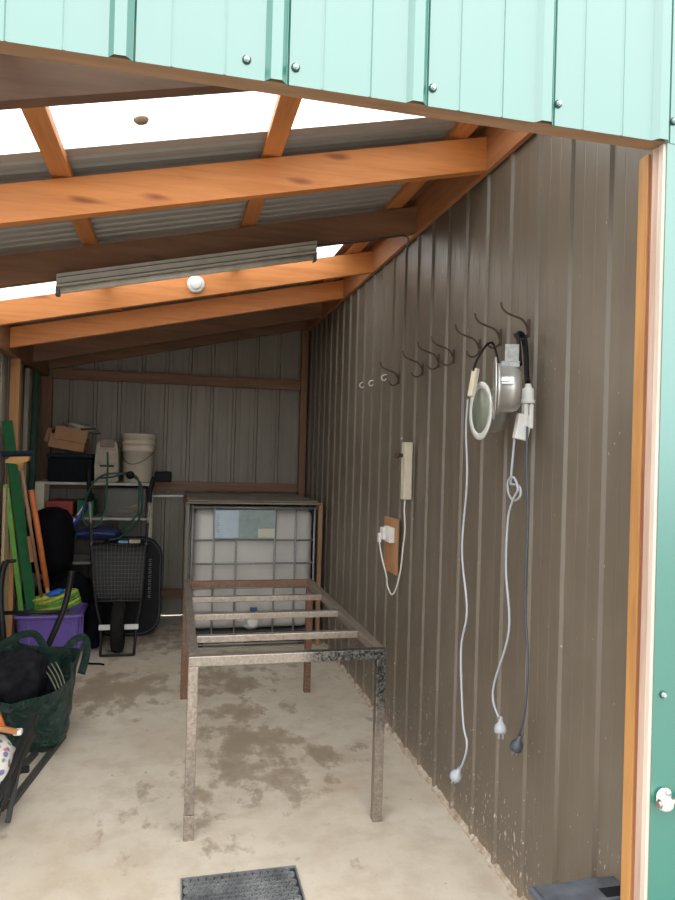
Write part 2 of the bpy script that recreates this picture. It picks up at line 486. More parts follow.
# green front: the strip over the opening and the panel beside it
fp = ((.085, .004, -.004), (.10, .004, 0.0), (.235, .004, -.004))
def front(bm, x0, x1, zlo, zhi):
    pts = rib_wall(x0, x1, -.134, .3265, (.024, .012, .015), ((.0275, .0028, -.005), (.105, .004, .003), (.215, .004, .003)))
    extrude(bm, pts, lambda s, d: (s, YF - d, zlo), lambda s, d: (s, YF - d, zhi(s)))
bm = B(); front(bm, -1.40, 3.0, 2.412, lambda s: 3.10 + SL * (min(s, 1.35) - 1.2))
wf = struct('wall_front', bm, M_green, solid=.0012)
bm = B()
bx(bm, (1.195, YF + .001, -.05), (3.0, YF + .0035, 2.412))
wf2 = struct('wall_front_side', bm, M_green)
# roofing screws (parts of the front wall)
def screw(loc, parent):
    M = frame(loc, (0, -1, 0))
    bm = B(); lathe(bm, [(0, 0), (.0098, 0), (.0098, .002), (.007, .0035), (.0, .0035)], M, 20)
    w = obj('screw_washer', bm, M_washer, parent)
    bm = B(); lathe(bm, [(.0068, .0035), (.0068, .006), (.0050, .0062), (.0050, .0105), (.0, .0105)], M, 6, flat=True)
    obj('screw_head', bm, M_screw, w)
for x, z in ((.128, 2.452), (.236, 2.452), (.559, 2.455), (.883, 2.465), (1.209, 2.468)):
    screw((x, YF - .001, z), wf)
screw((1.222, YF + .001, 1.012), wf2)

# roof: galvanised corrugated sheets with two bands of translucent sheet
def corrugated(y0, y1, dz=0.0):
    bm = B(); p = .0762; pts = [(y0, dz)]
    k = math.ceil(y0 / p)
    while k * p < y1 - .012:
        y = k * p
        for o_, h in ((-.016, 0.0), (-.009, .018), (.009, .018), (.016, 0.0)):
            if y0 < y + o_ < y1: pts.append((y + o_, h + dz))
        k += 1
    pts.append((y1, dz))
    extrude(bm, pts, lambda s, d: (-1.42, s, zr(-1.42) + d), lambda s, d: (1.27, s, zr(1.27) + d))
    return bm
struct('ceiling', corrugated(2.515, 3.90), M_roof, solid=.0008)
struct('ceiling_far', corrugated(4.80, 6.90), M_roof, solid=.0008)
struct('window_1', corrugated(1.46, 2.56, .003), M_sky)
struct('window_2', corrugated(3.86, 4.84, .003), M_sky)
bm = B(); prism(bm, [(1.01, zr(1.01) - .004), (1.262, zr(1.262) - .004), (1.262, zr(1.262)), (1.01, zr(1.01))], lambda a, b: (a, 3.70, b), lambda a, b: (a, 6.70, b)); struct('trim_light_block', bm, M_brownY)  # added strip that hides the skylight's bright end beside the wall
bm = B(); prism(bm, [(1.15, zr(1.15) - .004), (1.262, zr(1.262) - .004), (1.262, zr(1.262)), (1.15, zr(1.15))], lambda a, b: (a, 1.56, b), lambda a, b: (a, 3.69, b)); struct('trim_leak_block', bm, M_brownY)  # added strip that stops light leaking between roof and ledger

# fixed framing
def z_lin(x): return zb(x)
bm = B(); bx(bm, (1.235, 1.60, 2.80), (1.2575, 6.70, 2.985), .002); struct('trim_1', bm, M_ledger)      # ledger on the right wall
bm = B(); bx(bm, (-1.20, 1.60, 2.235), (-1.135, 6.70, 2.43), .002); struct('trim_2', bm, M_brownY)      # plate on the left wall
bm = B(); bx(bm, (-1.40, YF + .004, 2.414), (1.19, YF + .055, 2.50), .002); struct('trim_3', bm, M_lintel)  # lintel
# door jamb, four timbers side by side
bm = B(); bx(bm, (1.190, 1.566, .0), (1.248, 1.604, 2.412), .002); struct('trim_4', bm, M_jambO)
bm = B(); bx(bm, (1.196, 1.548, .0), (1.248, 1.5655, 2.412), .001); struct('trim_5', bm, M_jambR)
bm = B(); bx(bm, (1.188, 1.523, .0), (1.248, 1.5475, 2.412), .002); struct('trim_6', bm, M_jambP)
bm = B(); bx(bm, (1.186, 1.5045, .0), (1.248, 1.5215, 2.412), .001); struct('trim_7', bm, M_jambW)
# left jamb, outside the frame
bm = B(); bx(bm, (-1.20, 1.51, .0), (-1.12, 1.60, 2.412), .002); struct('trim_8', bm, M_jambO)

# ragged mortar along the foot of the brown wall
bm = B(); rows = []
N = 420
for i in range(N + 1):
    y = 1.62 + (6.6 - 1.62) * i / N
    w = .008 + .018 * noise.noise(Vector((y * 9, 0, 1))) + .010 * noise.noise(Vector((y * 31, 3, 1)))
    h = .006 + .014 * noise.noise(Vector((y * 7, 5, 1))) + .009 * noise.noise(Vector((y * 40, 8, 1)))
    w = max(w, .004); h = max(h, .003)
    rows.append([bm.verts.new((XR - .010 - .001, y, h * 1.3 + .012)), bm.verts.new((XR - .010 - .016, y, h)), bm.verts.new((XR - .010 - w * .7 - .012, y, h * .35)), bm.verts.new((XR - .010 - w - .02, y, -.001))])
for a, b in zip(rows[:-1], rows[1:]):
    for k in range(3): bm.faces.new((a[k], a[k + 1], b[k + 1], b[k]))
struct('baseboard_right', bm, M_mortar)

# rafters
names = ['shaded pine rafter just behind the lintel, nearest the doorway',
         'broad orange pine rafter with knots, between the bright front skylight and the grey sheet',
         'pine rafter, shade in its dark brown colour, that carries the long batten light',
         'orange rafter with the round white ceiling rose on its face',
         'lower orange rafter, next one behind the rafter with the white rose',
         'dim pine rafter, shade in its brown colour, last before the sloping rail on the back wall',]
rm = [M_dark0, M_pineX, M_brownX, M_pineX, M_pineX, M_brownX]  # dark and brown entries: same pine, shade away from skylights put into colour
rafters = []
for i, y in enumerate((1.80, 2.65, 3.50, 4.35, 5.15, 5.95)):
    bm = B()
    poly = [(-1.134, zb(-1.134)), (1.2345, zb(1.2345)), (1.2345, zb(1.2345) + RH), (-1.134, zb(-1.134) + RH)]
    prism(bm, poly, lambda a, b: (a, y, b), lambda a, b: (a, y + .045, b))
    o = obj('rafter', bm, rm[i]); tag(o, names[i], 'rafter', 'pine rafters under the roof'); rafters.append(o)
bm = B()
poly = [(-1.134, zb(-1.134) + .02), (1.2345, zb(1.2345) + .02), (1.2345, zb(1.2345) + RH), (-1.134, zb(-1.134) + RH)]
prism(bm, poly, lambda a, b: (a, 6.65, b), lambda a, b: (a, 6.695, b))
tag(obj('sloping_rail', bm, M_brownX), 'dim sloping timber rail under the roof along the top of the back wall', 'rail')
# purlins, running to the back on top of the rafters
for x, lab in ((-.43, 'flat pine purlin over the rafters, left one of the two crossing the front skylight'),
               (.335, 'flat pine purlin over the rafters, right one of the two crossing the front skylight'),
               (1.11, 'flat pine purlin over the rafters, close to the top of the brown wall')):
    bm = B(); c = zb(x) + RH
    bx(bm, (x - .036, 1.56, c + .001 + SL * .036), (x + .036, 6.69, c + .042), .002)
    tag(obj('purlin', bm, M_pineY), lab, 'purlin', 'pine purlins on top of the rafters')

# wall studs and rails
bm = B(); bx(bm, (1.192, 6.655, 0), (1.256, 6.72, 2.80), .002)
tag(obj('corner_stud', bm, M_brownZ), 'upright brown timber stud in the far right corner behind the tank', 'stud')
for z0, z1, lab in ((2.215, 2.31, 'brown rail highest on the back wall, above all the stored things'),
                    (1.207, 1.29, 'brown rail across the back wall just above the top of the white tank'),
                    (.187, .265, 'low brown rail near the floor on the back wall, left of the tank')):
    bm = B(); bx(bm, (-1.10, 6.675, z0), (1.191, 6.72, z1), .002)
    tag(obj('wall_rail', bm, M_brownX), lab, 'rail', 'timber rails on the back wall')
bm = B(); bx(bm, (-1.19, 6.655, 0), (-1.102, 6.72, 2.23), .002)
tag(obj('corner_post', bm, M_brownZ), 'dark timber post in the far left corner behind the shelf', 'post')
bm = B(); bx(bm, (-1.192, 5.45, 0), (-1.127, 5.495, 2.234), .002)
tag(obj('wall_stud', bm, M_pineZ), 'orange timber stud on the left wall above the green plank', 'stud')

# bottom edge and seams: side panel seam flashing
# ------------------------------------------------------------------ batten light and ceiling rose
t = thing('batten_light', 'long grey fluorescent batten light slung under the dark rafter', 'light', (.05, 3.45, 2.5))
def sloped(x0, x1, y0, y1, d0, d1):
    bm = B(); poly = [(x0, zb(x0) + d0), (x1, zb(x1) + d0), (x1, zb(x1) + d1), (x0, zb(x0) + d1)]
    prism(bm, poly, lambda a, b: (a, y0, b), lambda a, b: (a, y1, b)); return bm
M_lightb = plain('grey_enamel', (.50, .47, .42), .45, .05, .06)
M_lightd = plain('dark_enamel', (.16, .155, .15), .5, .1, .06)
obj('housing', sloped(-.56, .672, 3.41, 3.495, -.060, .000), M_lightb, t)
obj('housing_groove', sloped(-.555, .667, 3.405, 3.412, -.050, -.046), M_lightd, t)
obj('housing_groove', sloped(-.555, .667, 3.405, 3.412, -.020, -.016), M_lightd, t)
bm = B(); tube(bm, [(-.545, 3.435, zb(-.545) - .076), (.657, 3.435, zb(.657) - .076)], .015, 14, 1)
obj('tube', bm, plain('unlit_tube', (.62, .59, .53), .3), t)
for x in (-.555, .667):
    obj('tube_holder', sloped(x - .008, x + .008, 3.412, 3.46, -.098, -.058), M_lightd, t)
t = thing('ceiling_rose', 'small round white rose fixed to the face of an orange rafter', 'ceiling rose', (.098, 4.35, 2.625))
bm = B(); M = frame((.098, 4.3495, 2.625), (0, -1, 0)); lathe(bm, [(0, 0), (.054, 0), (.054, .012), (.050, .020), (.044, .024), (0, .026)], M, 32)
obj('base', bm, M_white, t)
bm = B(); lathe(bm, [(0, .026), (.036, .026), (.033, .031), (.02, .034), (0, .034)], M, 24); obj('cap', bm, M_white, t)
# cable clipped beneath the dark rafter
bm = B(); tube(bm, [(.66, 3.47, zb(.66) - .005), (.80, 3.485, zb(.8) - .012), (.99, 3.50, zb(.99) - .012), (1.11, 3.52, zb(1.11) - .03 + .03), (1.19, 3.53, zb(1.19) - .008), (1.205, 3.55, zb(1.2) - .05), (1.215, 3.60, zb(1.2) - .08)], .004, 8)
tag(obj('light_cable', bm, M_darkc), 'thin dark cable running from the batten light to the brown wall', 'cable')
# dry leaf on the skylight
bm = B(); M = Matrix.Translation((-.139, 2.335, zr(-.139) - .0005)) @ Matrix.Rotation(math.atan(SL), 4, 'Y').inverted() @ Matrix.Diagonal((1.0, .8, -1, 1))
lathe(bm, [(0, 0), (.024, 0), (.026, .006), (.018, .016), (0, .020)], M, 14)
tag(obj('dry_leaf', bm, plain('leaf_litter', (.22, .15, .09), .8)), 'small brown dried scrap stuck to the bright front skylight', 'leaf scrap')

# ------------------------------------------------------------------ steel bench frame
t = thing('steel_bench_frame', 'bare steel table frame without a top standing on the concrete', 'table frame', (.50, 3.7, 0))
X0, X1, Y0, Y1, ZT, W = .078, .925, 2.86, 4.53, .752, .042
bm = B(); bx(bm, (X0, Y0, ZT - W), (X1, Y0 + W, ZT), .003); obj('top_rail', bm, M_steelF, t, label='front rail, bare at one end and black mill scale at the other')
bm = B(); bx(bm, (X0, Y1 - W, ZT - W), (X1, Y1, ZT), .003); obj('top_rail', bm, M_steelR, t, label='rusty far rail')
bm = B(); bx(bm, (X0, Y0 + W, ZT - W), (X0 + W, Y1 - W, ZT), .003); obj('top_rail', bm, M_steel, t)
bm = B(); bx(bm, (X1 - W, Y0 + W, ZT - W), (X1, Y1 - W, ZT), .003); obj('top_rail', bm, M_steel, t)
for y in (3.18, 3.60, 4.02):
    bm = B(); bx(bm, (X0 + W, y, ZT - W + .008), (X1 - W, y + .038, ZT - .002), .003); obj('cross_bar', bm, M_steel, t)
for x, y, m in ((X0, Y0, M_steel), (X1 - W, Y0, M_steelL), (X0, Y1 - W, M_steelR), (X1 - W, Y1 - W, M_steelR)):
    bm = B(); zf = .105 if (x == X0 and y == Y0) else 0
    bx(bm, (x, y, zf), (x + W, y + W, ZT - W), .003); lg = obj('leg', bm, m, t)
    if zf:
        bm = B(); bx(bm, (x - .0005, y - .0005, 0), (x + W + .0005, y + W + .0005, zf - .002), .002); obj('foot', bm, M_steel, lg)

# ------------------------------------------------------------------ water tank in a cage (IBC)
t = thing('caged_water_tank', 'white plastic liquid tank in a galvanised wire cage against the back wall', 'water tank', (.66, 6.1, 0))
TX0, TX1, TY0, TY1 = .155, 1.155, 5.64, 6.55
bm = B(); bx(bm, (TX0 + .006, TY0 + .022, .13), (TX1 - .002, TY1 - .03, 1.125)); 
es = list(bm.edges); bmesh.ops.bevel(bm, geom=es, offset=.075, segments=5, affect='EDGES', profile=.5)
for f in bm.faces: f.smooth = True
obj('tank_bottle', bm, M_bottle, t)
zs = [.075, .284, .48, .677, .869, 1.135]
for z in zs:
    bm = B(); r = .008 if z < 1.1 and z > .1 else .011
    tube(bm, [(TX0, TY0, z), (TX1, TY0, z)], r, 8, 1); tube(bm, [(TX0, TY1, z), (TX1, TY1, z)], r, 8, 1)
    tube(bm, [(TX0, TY0, z), (TX0, TY1, z)], r, 8, 1); tube(bm, [(TX1, TY0, z), (TX1, TY1, z)], r, 8, 1)
    obj('cage_hoop', bm, M_cage, t)
for x in (TX0, .328, .508, .825, .996, TX1):
    bm = B(); tube(bm, [(x, TY0 - .012, .075), (x, TY0 - .012, 1.135)], .008, 8, 1); obj('cage_upright', bm, M_cage, t)
for y in (5.85, 6.1, 6.35, TY1):
    for x in (TX0 - .012, TX1 + .008):
        bm = B(); tube(bm, [(x, y, .075), (x, y, 1.135)], .008, 8, 1); obj('cage_upright', bm, M_cage, t)
bm = B(); bx(bm, (.330, TY0 - .026, .885), (.824, TY0 - .021, 1.12), .001); pl = obj('label_plate', bm, M_label2, t, label='faded grey-green label plate')
bm = B(); bx(bm, (.335, TY0 - .0285, .892), (.522, TY0 - .0265, 1.113)); lb = obj('paper_label', bm, M_label, pl, label='pale blue printed label')
bm = B()
for k in range(9):
    z = 1.08 - k * .018
    bx(bm, (.345, TY0 - .0300, z), (.357 + .006 * (k % 3), TY0 - .0287, z + .009))
obj('print', bm, M_labeltxt, pl)
bm = B()
for k in range(6):
    z = 1.07 - k * .026
    bx(bm, (.55, TY0 - .0278, z), (.66 + .02 * (k % 2), TY0 - .0262, z + .005))
obj('print', bm, M_labeltxt, pl)
bm = B(); bx(bm, (.682, TY0 - .029, .892), (.818, TY0 - .0265, .966)); obj('paper_label', bm, M_label3, pl, label='cream rectangular sticker')
# pallet base
bm = B(); bx(bm, (TX0, TY0 - .01, .085), (TX1, TY0 + .03, .105), .003); bx(bm, (TX0, TY1 - .03, .085), (TX1, TY1 + .01, .105), .003)
bx(bm, (TX0, TY0, .108), (TX1, TY1, .125), .003); obj('pallet_deck', bm, plain('dark_pallet', (.05, .05, .05), .6), t)
for x in (TX0 + .005, .60, TX1 - .115):
    for y in (TY0, TY1 - .11):
        bm = B(); bx(bm, (x, y, .0), (x + .11, y + .11, .09), .012); obj('pallet_foot', bm, M_black, t)
bm = B(); tube(bm, [(TX0 + .02, TY0 + .005, .02), (TX1 - .02, TY0 + .005, .02)], .010, 8, 1); obj('pallet_runner', bm, M_cage, t)
# valve
M = frame((.655, TY0 + .05, .21), (0, -1, 0))
bm = B(); lathe(bm, [(0, 0), (.085, 0), (.085, .01), (.06, .02), (.04, .03), (.04, .085), (.046, .087), (.046, .11), (.03, .115), (0, .115)], M, 28)
v = obj('outlet_valve', bm, M_white, t)
bm = B(); bx(bm, (.640, TY0 - .052, .255), (.672, TY0 - .030, .312), .004); bx(bm, (.632, TY0 - .065, .300), (.690, TY0 - .022, .322), .003)
obj('valve_handle', bm, plain('blue_valve', (.03, .08, .25), .4), v, label='blue valve handle')
# lid
bm = B(); M = Matrix.Translation((.66, 6.1, 1.12)); lathe(bm, [(0, 0), (.11, 0), (.11, .03), (.1, .035), (0, .035)], M, 28); obj('tank_lid', bm, M_black, t)

# timber surround of the tank
t = thing('timber_surround', 'weathered timber frame with planks over the top of the caged tank', 'timber frame', (.66, 6.0, 0))
for x0, x1 in ((.098, .128), (1.180, 1.212)):
    bm = B(); bx(bm, (x0, 5.575, 0), (x1, 5.618, 1.165), .003); obj('post', bm, M_weathZ if x0 > 1 else M_greyZ, t)
bm = B(); bx(bm, (.098, 5.578, 1.168), (1.212, 5.668, 1.182), .003); obj('top_plank', bm, M_weathX, t)
y = 5.69
while y < 6.5:
    bm = B(); bx(bm, (.11 + .01 * random.random(), y, 1.168), (1.20 - .02 * random.random(), y + .115, 1.188 + .004 * random.random()), .003)
    obj('top_plank', bm, M_weathX, t); y += .135
bm = B(); bx(bm, (1.172, 5.67, 1.12), (1.212, 6.6, 1.165), .003); obj('side_rail', bm, M_brownY, t)
bm = B(); bx(bm, (.092, 5.67, 1.12), (.132, 6.6, 1.165), .003); obj('side_rail', bm, M_brownY, t)

# white rod between shelf and tank
bm = B(); tube(bm, [(-.19, 6.30, 1.178), (.085, 6.30, 1.180)], .010, 10, 1)
tag(obj('white_rod', bm, M_white), 'thin white rod sticking out between the shelf and the tank', 'rod')

# ------------------------------------------------------------------ right wall: hooks
def coat_hook():
    t = thing('coat_hook', 'x', 'hook', (1.25, 2.283, 2.10), 'rusty coat hooks along the brown wall')
    x, y, z = 1.25, 2.283, 2.10
    bm = B(); bx(bm, (x - .004, y - .009, z - .055), (x + .001, y + .009, z + .012), .001); obj('back_plate', bm, M_hook, t)
    bm = B(); tube(bm, [(x - .003, y, z - .030), (x - .012, y, z - .008), (x - .030, y, z + .010), (x - .06, y, z + .020), (x - .090, y, z + .030), (x - .108, y, z + .046), (x - .114, y, z + .066)], lambda u: .0048 - .0012 * u, 8, 5); obj('hook_arm', bm, M_hook, t)
    bm = B(); tube(bm, [(x - .003, y, z - .022), (x - .008, y, z - .048), (x - .028, y, z - .064), (x - .050, y, z - .060), (x - .060, y, z - .044)], .004, 8, 5); obj('hook_curl', bm, M_hook, t)
    return t
h0 = coat_hook()
hl = ['rusty coat hook nearest the doorway, black cords and the silver downlight on it',
      'second rusty coat hook from the doorway, holding the black cord of the round lens lamp',
      'rusty coat hook just left of the round lens lamp, bare',
      'empty rusty coat hook, fourth along the brown wall from the doorway',
      'empty rusty coat hook, fifth along, close beside the fourth hook',
      'empty rusty coat hook, sixth along the brown wall from the doorway',
      'farthest rusty coat hook, right of the three little white hooks']
h0['label'] = hl[0]
for y, dz, lab in zip((2.505, 2.697, 2.976, 3.162, 3.384, 3.778), (.002, -.008, -.012, -.009, -.024, -.032), hl[1:]):
    dup(h0, (0, y - 2.283, dz), lab)
def cup_hook(y, z, lab):
    bm = B(); x = 1.278
    if True: x = 1.262
    tube(bm, [(x + .016, y, z), (x - .004, y, z), (x - .018, y, z - .004), (x - .028, y, z - .018), (x - .020, y, z - .034), (x - .004, y, z - .034), (x + .002, y, z - .022)], .0038, 8, 4)
    tag(obj('cup_hook', bm, M_white), lab, 'hook', 'little white cup hooks on the brown wall')
cup_hook(4.072, 2.098, 'little white cup hook, nearest to the rusty coat hooks')
cup_hook(4.361, 2.090, 'little white cup hook, middle one of three')
cup_hook(4.587, 2.098, 'little white cup hook, farthest back of three')

# ------------------------------------------------------------------ downlights hung on the hooks
def downlight(center, n, lab, bracket):
    """n = direction the lens faces"""
    n = Vector(n).normalized()
    t = thing('downlight', lab, 'downlight', center)
    M = frame(center, -n, (0, 0, 1))      # local z runs back from the face, local x up
    bm = B(); lathe(bm, [(.084, .004), (.085, .0005), (.108, .0), (.109, .002), (.109, .005), (.088, .006), (.084, .004)], M, 48)
    obj('rim', bm, M_alu if bracket else M_whitepaint, t)
    bm = B(); lathe(bm, [(0, .003), (.0865, .003), (.0865, .006), (0, .006)], M, 40); obj('lens', bm, M_lens, t, label='frosted grey-green lens')
    bm = B(); lathe(bm, [(.088, .0062), (.088, .018), (.082, .022), (.080, .060), (.074, .078), (.060, .088), (0, .090)], M, 40); cn = obj('lamp_can', bm, M_alu, t)
    for s in (-1, 1):
        bm = B(); bx(bm, (s * .02 - .012, -.006 + s * .084, .02), (s * .02 + .012, .006 + s * .084, .06), .001, M); bx(bm, (s * .02 - .004, -.004 + s * .097, .018), (s * .02 + .004, .004 + s * .097, .045), .001, M)
        obj('spring_clip', bm, M_alu, t)
    if bracket:
        bm = B(); bx(bm, (.070, -.040, .020), (.092, .034, .082), .003, M); bx(bm, (.090, -.040, .036), (.160, -.036, .084), .0015, M)
        obj('junction_bracket', bm, plain('dull_aluminium', (.30, .295, .285), .5, .3, .2, 60), t, label='pressed aluminium bracket with louvres')
        bm = B()
        for k in range(4): bx(bm, (.100 + k * .014, -.0415, .044), (.103 + k * .014, -.0400, .076), 0, M)
        obj('louvre', bm, M_lightd, t)
        bm = B(); bx(bm, (-.035, -.092, .030), (-.005, -.072, .075), .002, M); bx(bm, (.012, -.090, .028), (.04, -.07, .05), .002, M); obj('terminal_block', bm, M_alu, t)
    else:
        bm = B(); bx(bm, (-.03, -.025, .088), (.03, .025, .105), .003, M); obj('terminal_block', bm, M_alu, t)
    return t
downlight((1.105, 2.372, 1.775), (-1, .05, 0), 'round white-rimmed downlight with frosted lens facing into the shed', False)
downlight((1.062, 2.17, 1.838), (-.918, .397, 0), 'silver downlight seen from the side, its aluminium can and bracket showing', True)

# cords and connectors
def cord(name, pts, r, mat, lab, cat='cord', grp=None, sub=6):
    bm = B(); tube(bm, pts, r, 8, sub); return tag(obj(name, bm, mat), lab, cat, grp)
hk1 = (1.222, 2.283, 2.045); hk2 = (1.222, 2.505, 2.047)
cord('black_power_lead', [(1.075, 2.372, 1.925), (1.10, 2.395, 1.97), (1.15, 2.44, 2.025), (1.195, 2.49, 2.052), (1.215, 2.505, 2.055), (1.225, 2.50, 2.03), (1.228, 2.47, 1.96), (1.215, 2.43, 1.87), (1.205, 2.405, 1.80)], .0045, M_black,
     'thin black cord looped over the second hook down to the lens lamp')
cord('black_power_lead', [(1.175, 2.20, 1.93), (1.18, 2.225, 2.01), (1.195, 2.265, 2.050), (1.222, 2.283, 2.058), (1.238, 2.283, 2.03), (1.232, 2.26, 1.96), (1.222, 2.235, 1.90), (1.213, 2.21, 1.872)], .0075, M_black,
     'thick black cord over the hook nearest the doorway, outermost loop')
cord('black_power_lead', [(1.185, 2.22, 1.93), (1.19, 2.24, 1.985), (1.20, 2.27, 2.032), (1.225, 2.292, 2.050), (1.24, 2.295, 2.0), (1.238, 2.28, 1.93), (1.228, 2.25, 1.86), (1.215, 2.222, 1.80), (1.195, 2.20, 1.755)], .005, M_black,
     'thinner black cord behind the thick loop on the hook nearest the doorway')

# cream inline box on the second hook's cord
bm = B()
M = Matrix.Translation((1.080, 2.377, 1.880)) @ Matrix.Rotation(R(9), 4, 'Y') @ Matrix.Rotation(R(12), 4, 'Z')
bx(bm, (-.009, -.014, -.053), (.009, .014, .053), .003, M)
tag(obj('inline_box', bm, M_cream), 'slim cream connector box on the cord in front of the round lens lamp', 'connector')
# white compact lamp-like connector
t = thing('inline_connector', 'white inline plug and socket pair hanging right of the silver downlight', 'connector', (1.208, 2.2, 1.79))
bm = B(); M = Matrix.Translation((1.208, 2.2, 1.865)); lathe(bm, [(0, 0), (.010, 0), (.012, -.012), (.020, -.018), (.021, -.055), (.025, -.058), (.025, -.068), (.020, -.070), (0, -.070)], M, 20); obj('plug_body', bm, M_white, t)
bm = B(); bx(bm, (1.190, 2.187, 1.713), (1.206, 2.213, 1.794), .004); bx(bm, (1.210, 2.187, 1.707), (1.226, 2.213, 1.794), .004); obj('socket_body', bm, M_white, t)
bm = B(); M = Matrix.Translation((1.192, 2.205, 1.712)) @ Matrix.Rotation(R(10), 4, 'Y'); bx(bm, (-.026, -.012, -.045), (.026, .012, .045), .003, M)
tag(obj('junction_box', bm, M_white), 'flat white junction box under the silver downlight', 'junction box')

def sc(p, k):  # slide a point along its own sight distance so cords hang where their fittings hang
    return (p[0] * k, p[1] * k, 1.6 + (p[2] - 1.6) * k)
def plug(loc, mat, lab, tilt, dark=False):
    t = thing('mains_plug', lab, 'plug', loc)
    M = Matrix.Translation(loc) @ Matrix.Rotation(tilt, 4, 'X') @ Matrix.Rotation(R(12), 4, 'Y')
    bm = B(); lathe(bm, [(0, .032), (.006, .030), (.009, .012), (.020, .0), (.023, -.014), (.021, -.026), (.012, -.030), (0, -.030)], M, 20); obj('plug_body', bm, mat, t)
    for a in (-.008, .008, 0):
        bm = B(); yy = -.006 if a else .008
        bx(bm, (a - .003, yy - .001, -.046), (a + .003, yy + .001, -.029), 0, M); obj('plug_pin', bm, M_alu, t)
    return t
c1 = [(1.2, 2.693, 1.845), (1.2, 2.704, 1.715), (1.2, 2.68, 1.504), (1.2, 2.712, 1.205), (1.2, 2.646, .965), (1.2, 2.695, .785), (1.2, 2.656, .505), (1.2, 2.61, .42), (1.2, 2.654, .318), (1.2, 2.695, .285)]
c1 = [sc(p, .893) for p in c1]
cord('grey_power_lead', c1, .0042, M_greyc, 'pale grey cord hanging straight from the cream box, longest of the cords')
plug((1.0716, 2.412, .405), M_greyc, 'pale grey mains plug at the end of the longest cord, lowest of the plugs', R(25))
k = .965
c2 = [(1.215, 2.30, 1.70), (1.22, 2.332, 1.52), (1.222, 2.325, 1.505), (1.222, 2.27, 1.50), (1.222, 2.262, 1.465), (1.222, 2.31, 1.445), (1.222, 2.352, 1.47), (1.215, 2.345, 1.515), (1.212, 2.295, 1.53), (1.212, 2.262, 1.49), (1.214, 2.30, 1.45), (1.22, 2.347, 1.369), (1.22, 2.352, 1.181), (1.22, 2.316, .966), (1.22, 2.417, .748), (1.22, 2.429, .667), (1.22, 2.38, .62)]
cord('grey_power_lead', [sc(p, k) for p in c2], .0045, M_greyc, 'pale grey cord with a loose knot partway down, hanging from the white junction box')
plug(sc((1.22, 2.362, .596), k), M_greyc, 'pale grey mains plug at the end of the knotted cord', R(-22))
c3 = [(1.228, 2.235, 1.715), (1.22, 2.215, 1.55), (1.22, 2.198, 1.384), (1.22, 2.204, 1.101), (1.22, 2.173, .898), (1.22, 2.184, .72), (1.22, 2.222, .617)]
cord('dark_power_lead', [sc(p, .975) for p in c3], .0042, M_darkc, 'dark slate cord hanging below the white inline connector')
plug(sc((1.22, 2.23, .585), .975), M_darkc, 'dark slate mains plug hanging beside the pale plug of the knotted cord', R(15))

# power point on its timber board
bm = B(); bx(bm, (1.236, 3.70, .918), (1.2505, 3.935, 1.235), .002)
tag(obj('backing_board', bm, wood('board_ply', (.45, .235, .11), (.36, .17, .075), 'Z', knot=.2)), 'small upright plywood board screwed to the brown wall behind the power point', 'board')
t = thing('power_point', 'white power point with an adaptor plugged in, on the small plywood board', 'power point', (1.23, 3.80, 1.14))
bm = B(); bx(bm, (1.205, 3.735, 1.097), (1.236, 3.855, 1.185), .004); obj('outlet_plate', bm, M_white, t)
bm = B(); bx(bm, (1.182, 3.795, 1.110), (1.205, 3.850, 1.178), .004); obj('adaptor', bm, M_white, t)
bm = B(); bx(bm, (1.166, 3.815, 1.09), (1.183, 3.843, 1.145), .004); obj('plug_body', bm, M_white, t)
cord('white_power_lead', [(1.174, 3.83, 1.092), (1.18, 3.78, 1.0), (1.19, 3.72, .91), (1.195, 3.715, .86), (1.20, 3.65, .822), (1.21, 3.60, .87), (1.218, 3.56, .98), (1.22, 3.537, 1.097), (1.22, 3.512, 1.198), (1.22, 3.53, 1.30), (1.225, 3.542, 1.358)], .0045, M_whitec,
     'white cord looping from the power point up to the cream power board')
t = thing('power_board', 'long narrow cream power board hung upright on the brown wall', 'power board', (1.235, 3.53, 1.52))
bm = B(); bx(bm, (1.205, 3.505, 1.362), (1.250, 3.562, 1.672), .004); obj('housing', bm, M_cream, t)
bm = B(); M = frame((1.205, 3.54, 1.60), (-1, .1, 0)); lathe(bm, [(0, 0), (.010, 0), (.010, .02), (.016, .024), (.016, .04), (0, .042)], M, 16); obj('knob', bm, M_hook, t, label='dark round knob')

# black speck: small bracket higher up
# ------------------------------------------------------------------ perforated rubber mat
t = thing('rubber_mat', 'perforated black rubber mat lying on the concrete inside the doorway', 'mat', (.28, 2.3, 0))
bm = B(); px, py = .0285, .0265
mx0, mx1, my0, my1 = .071, .492, 1.95, 2.596
bx(bm, (mx0, my0, .001), (mx1, my1, .004))
obj('backing', bm, plain('mat_dark', (.03, .03, .032), .7), t)
bm = B(); j = 0; y = my0 + .016
while y < my1 - .008:
    x = mx0 + .016 + (px / 2 if j % 2 else 0)
    while x < mx1 - .010:
        M = Matrix.Translation((x, y, .004)); lathe(bm, [(.0140, .0), (.0140, .004), (.0125, .012), (.0095, .012), (.0085, .004), (.0085, 0)], M, 6, flat=True)
        x += px
    y += py * .88; j += 1
o = obj('tread', bm, M_mat, t)
bm = B()
for a, b in (((mx0 - .006, my0, 0), (mx0, my1, .012)), ((mx1, my0, 0), (mx1 + .006, my1, .012)), ((mx0 - .006, my1, 0), (mx1 + .006, my1 + .006, .012))): bx(bm, a, b, .001)
obj('edge', bm, M_mat, t)
t.rotation_euler.z = R(0)

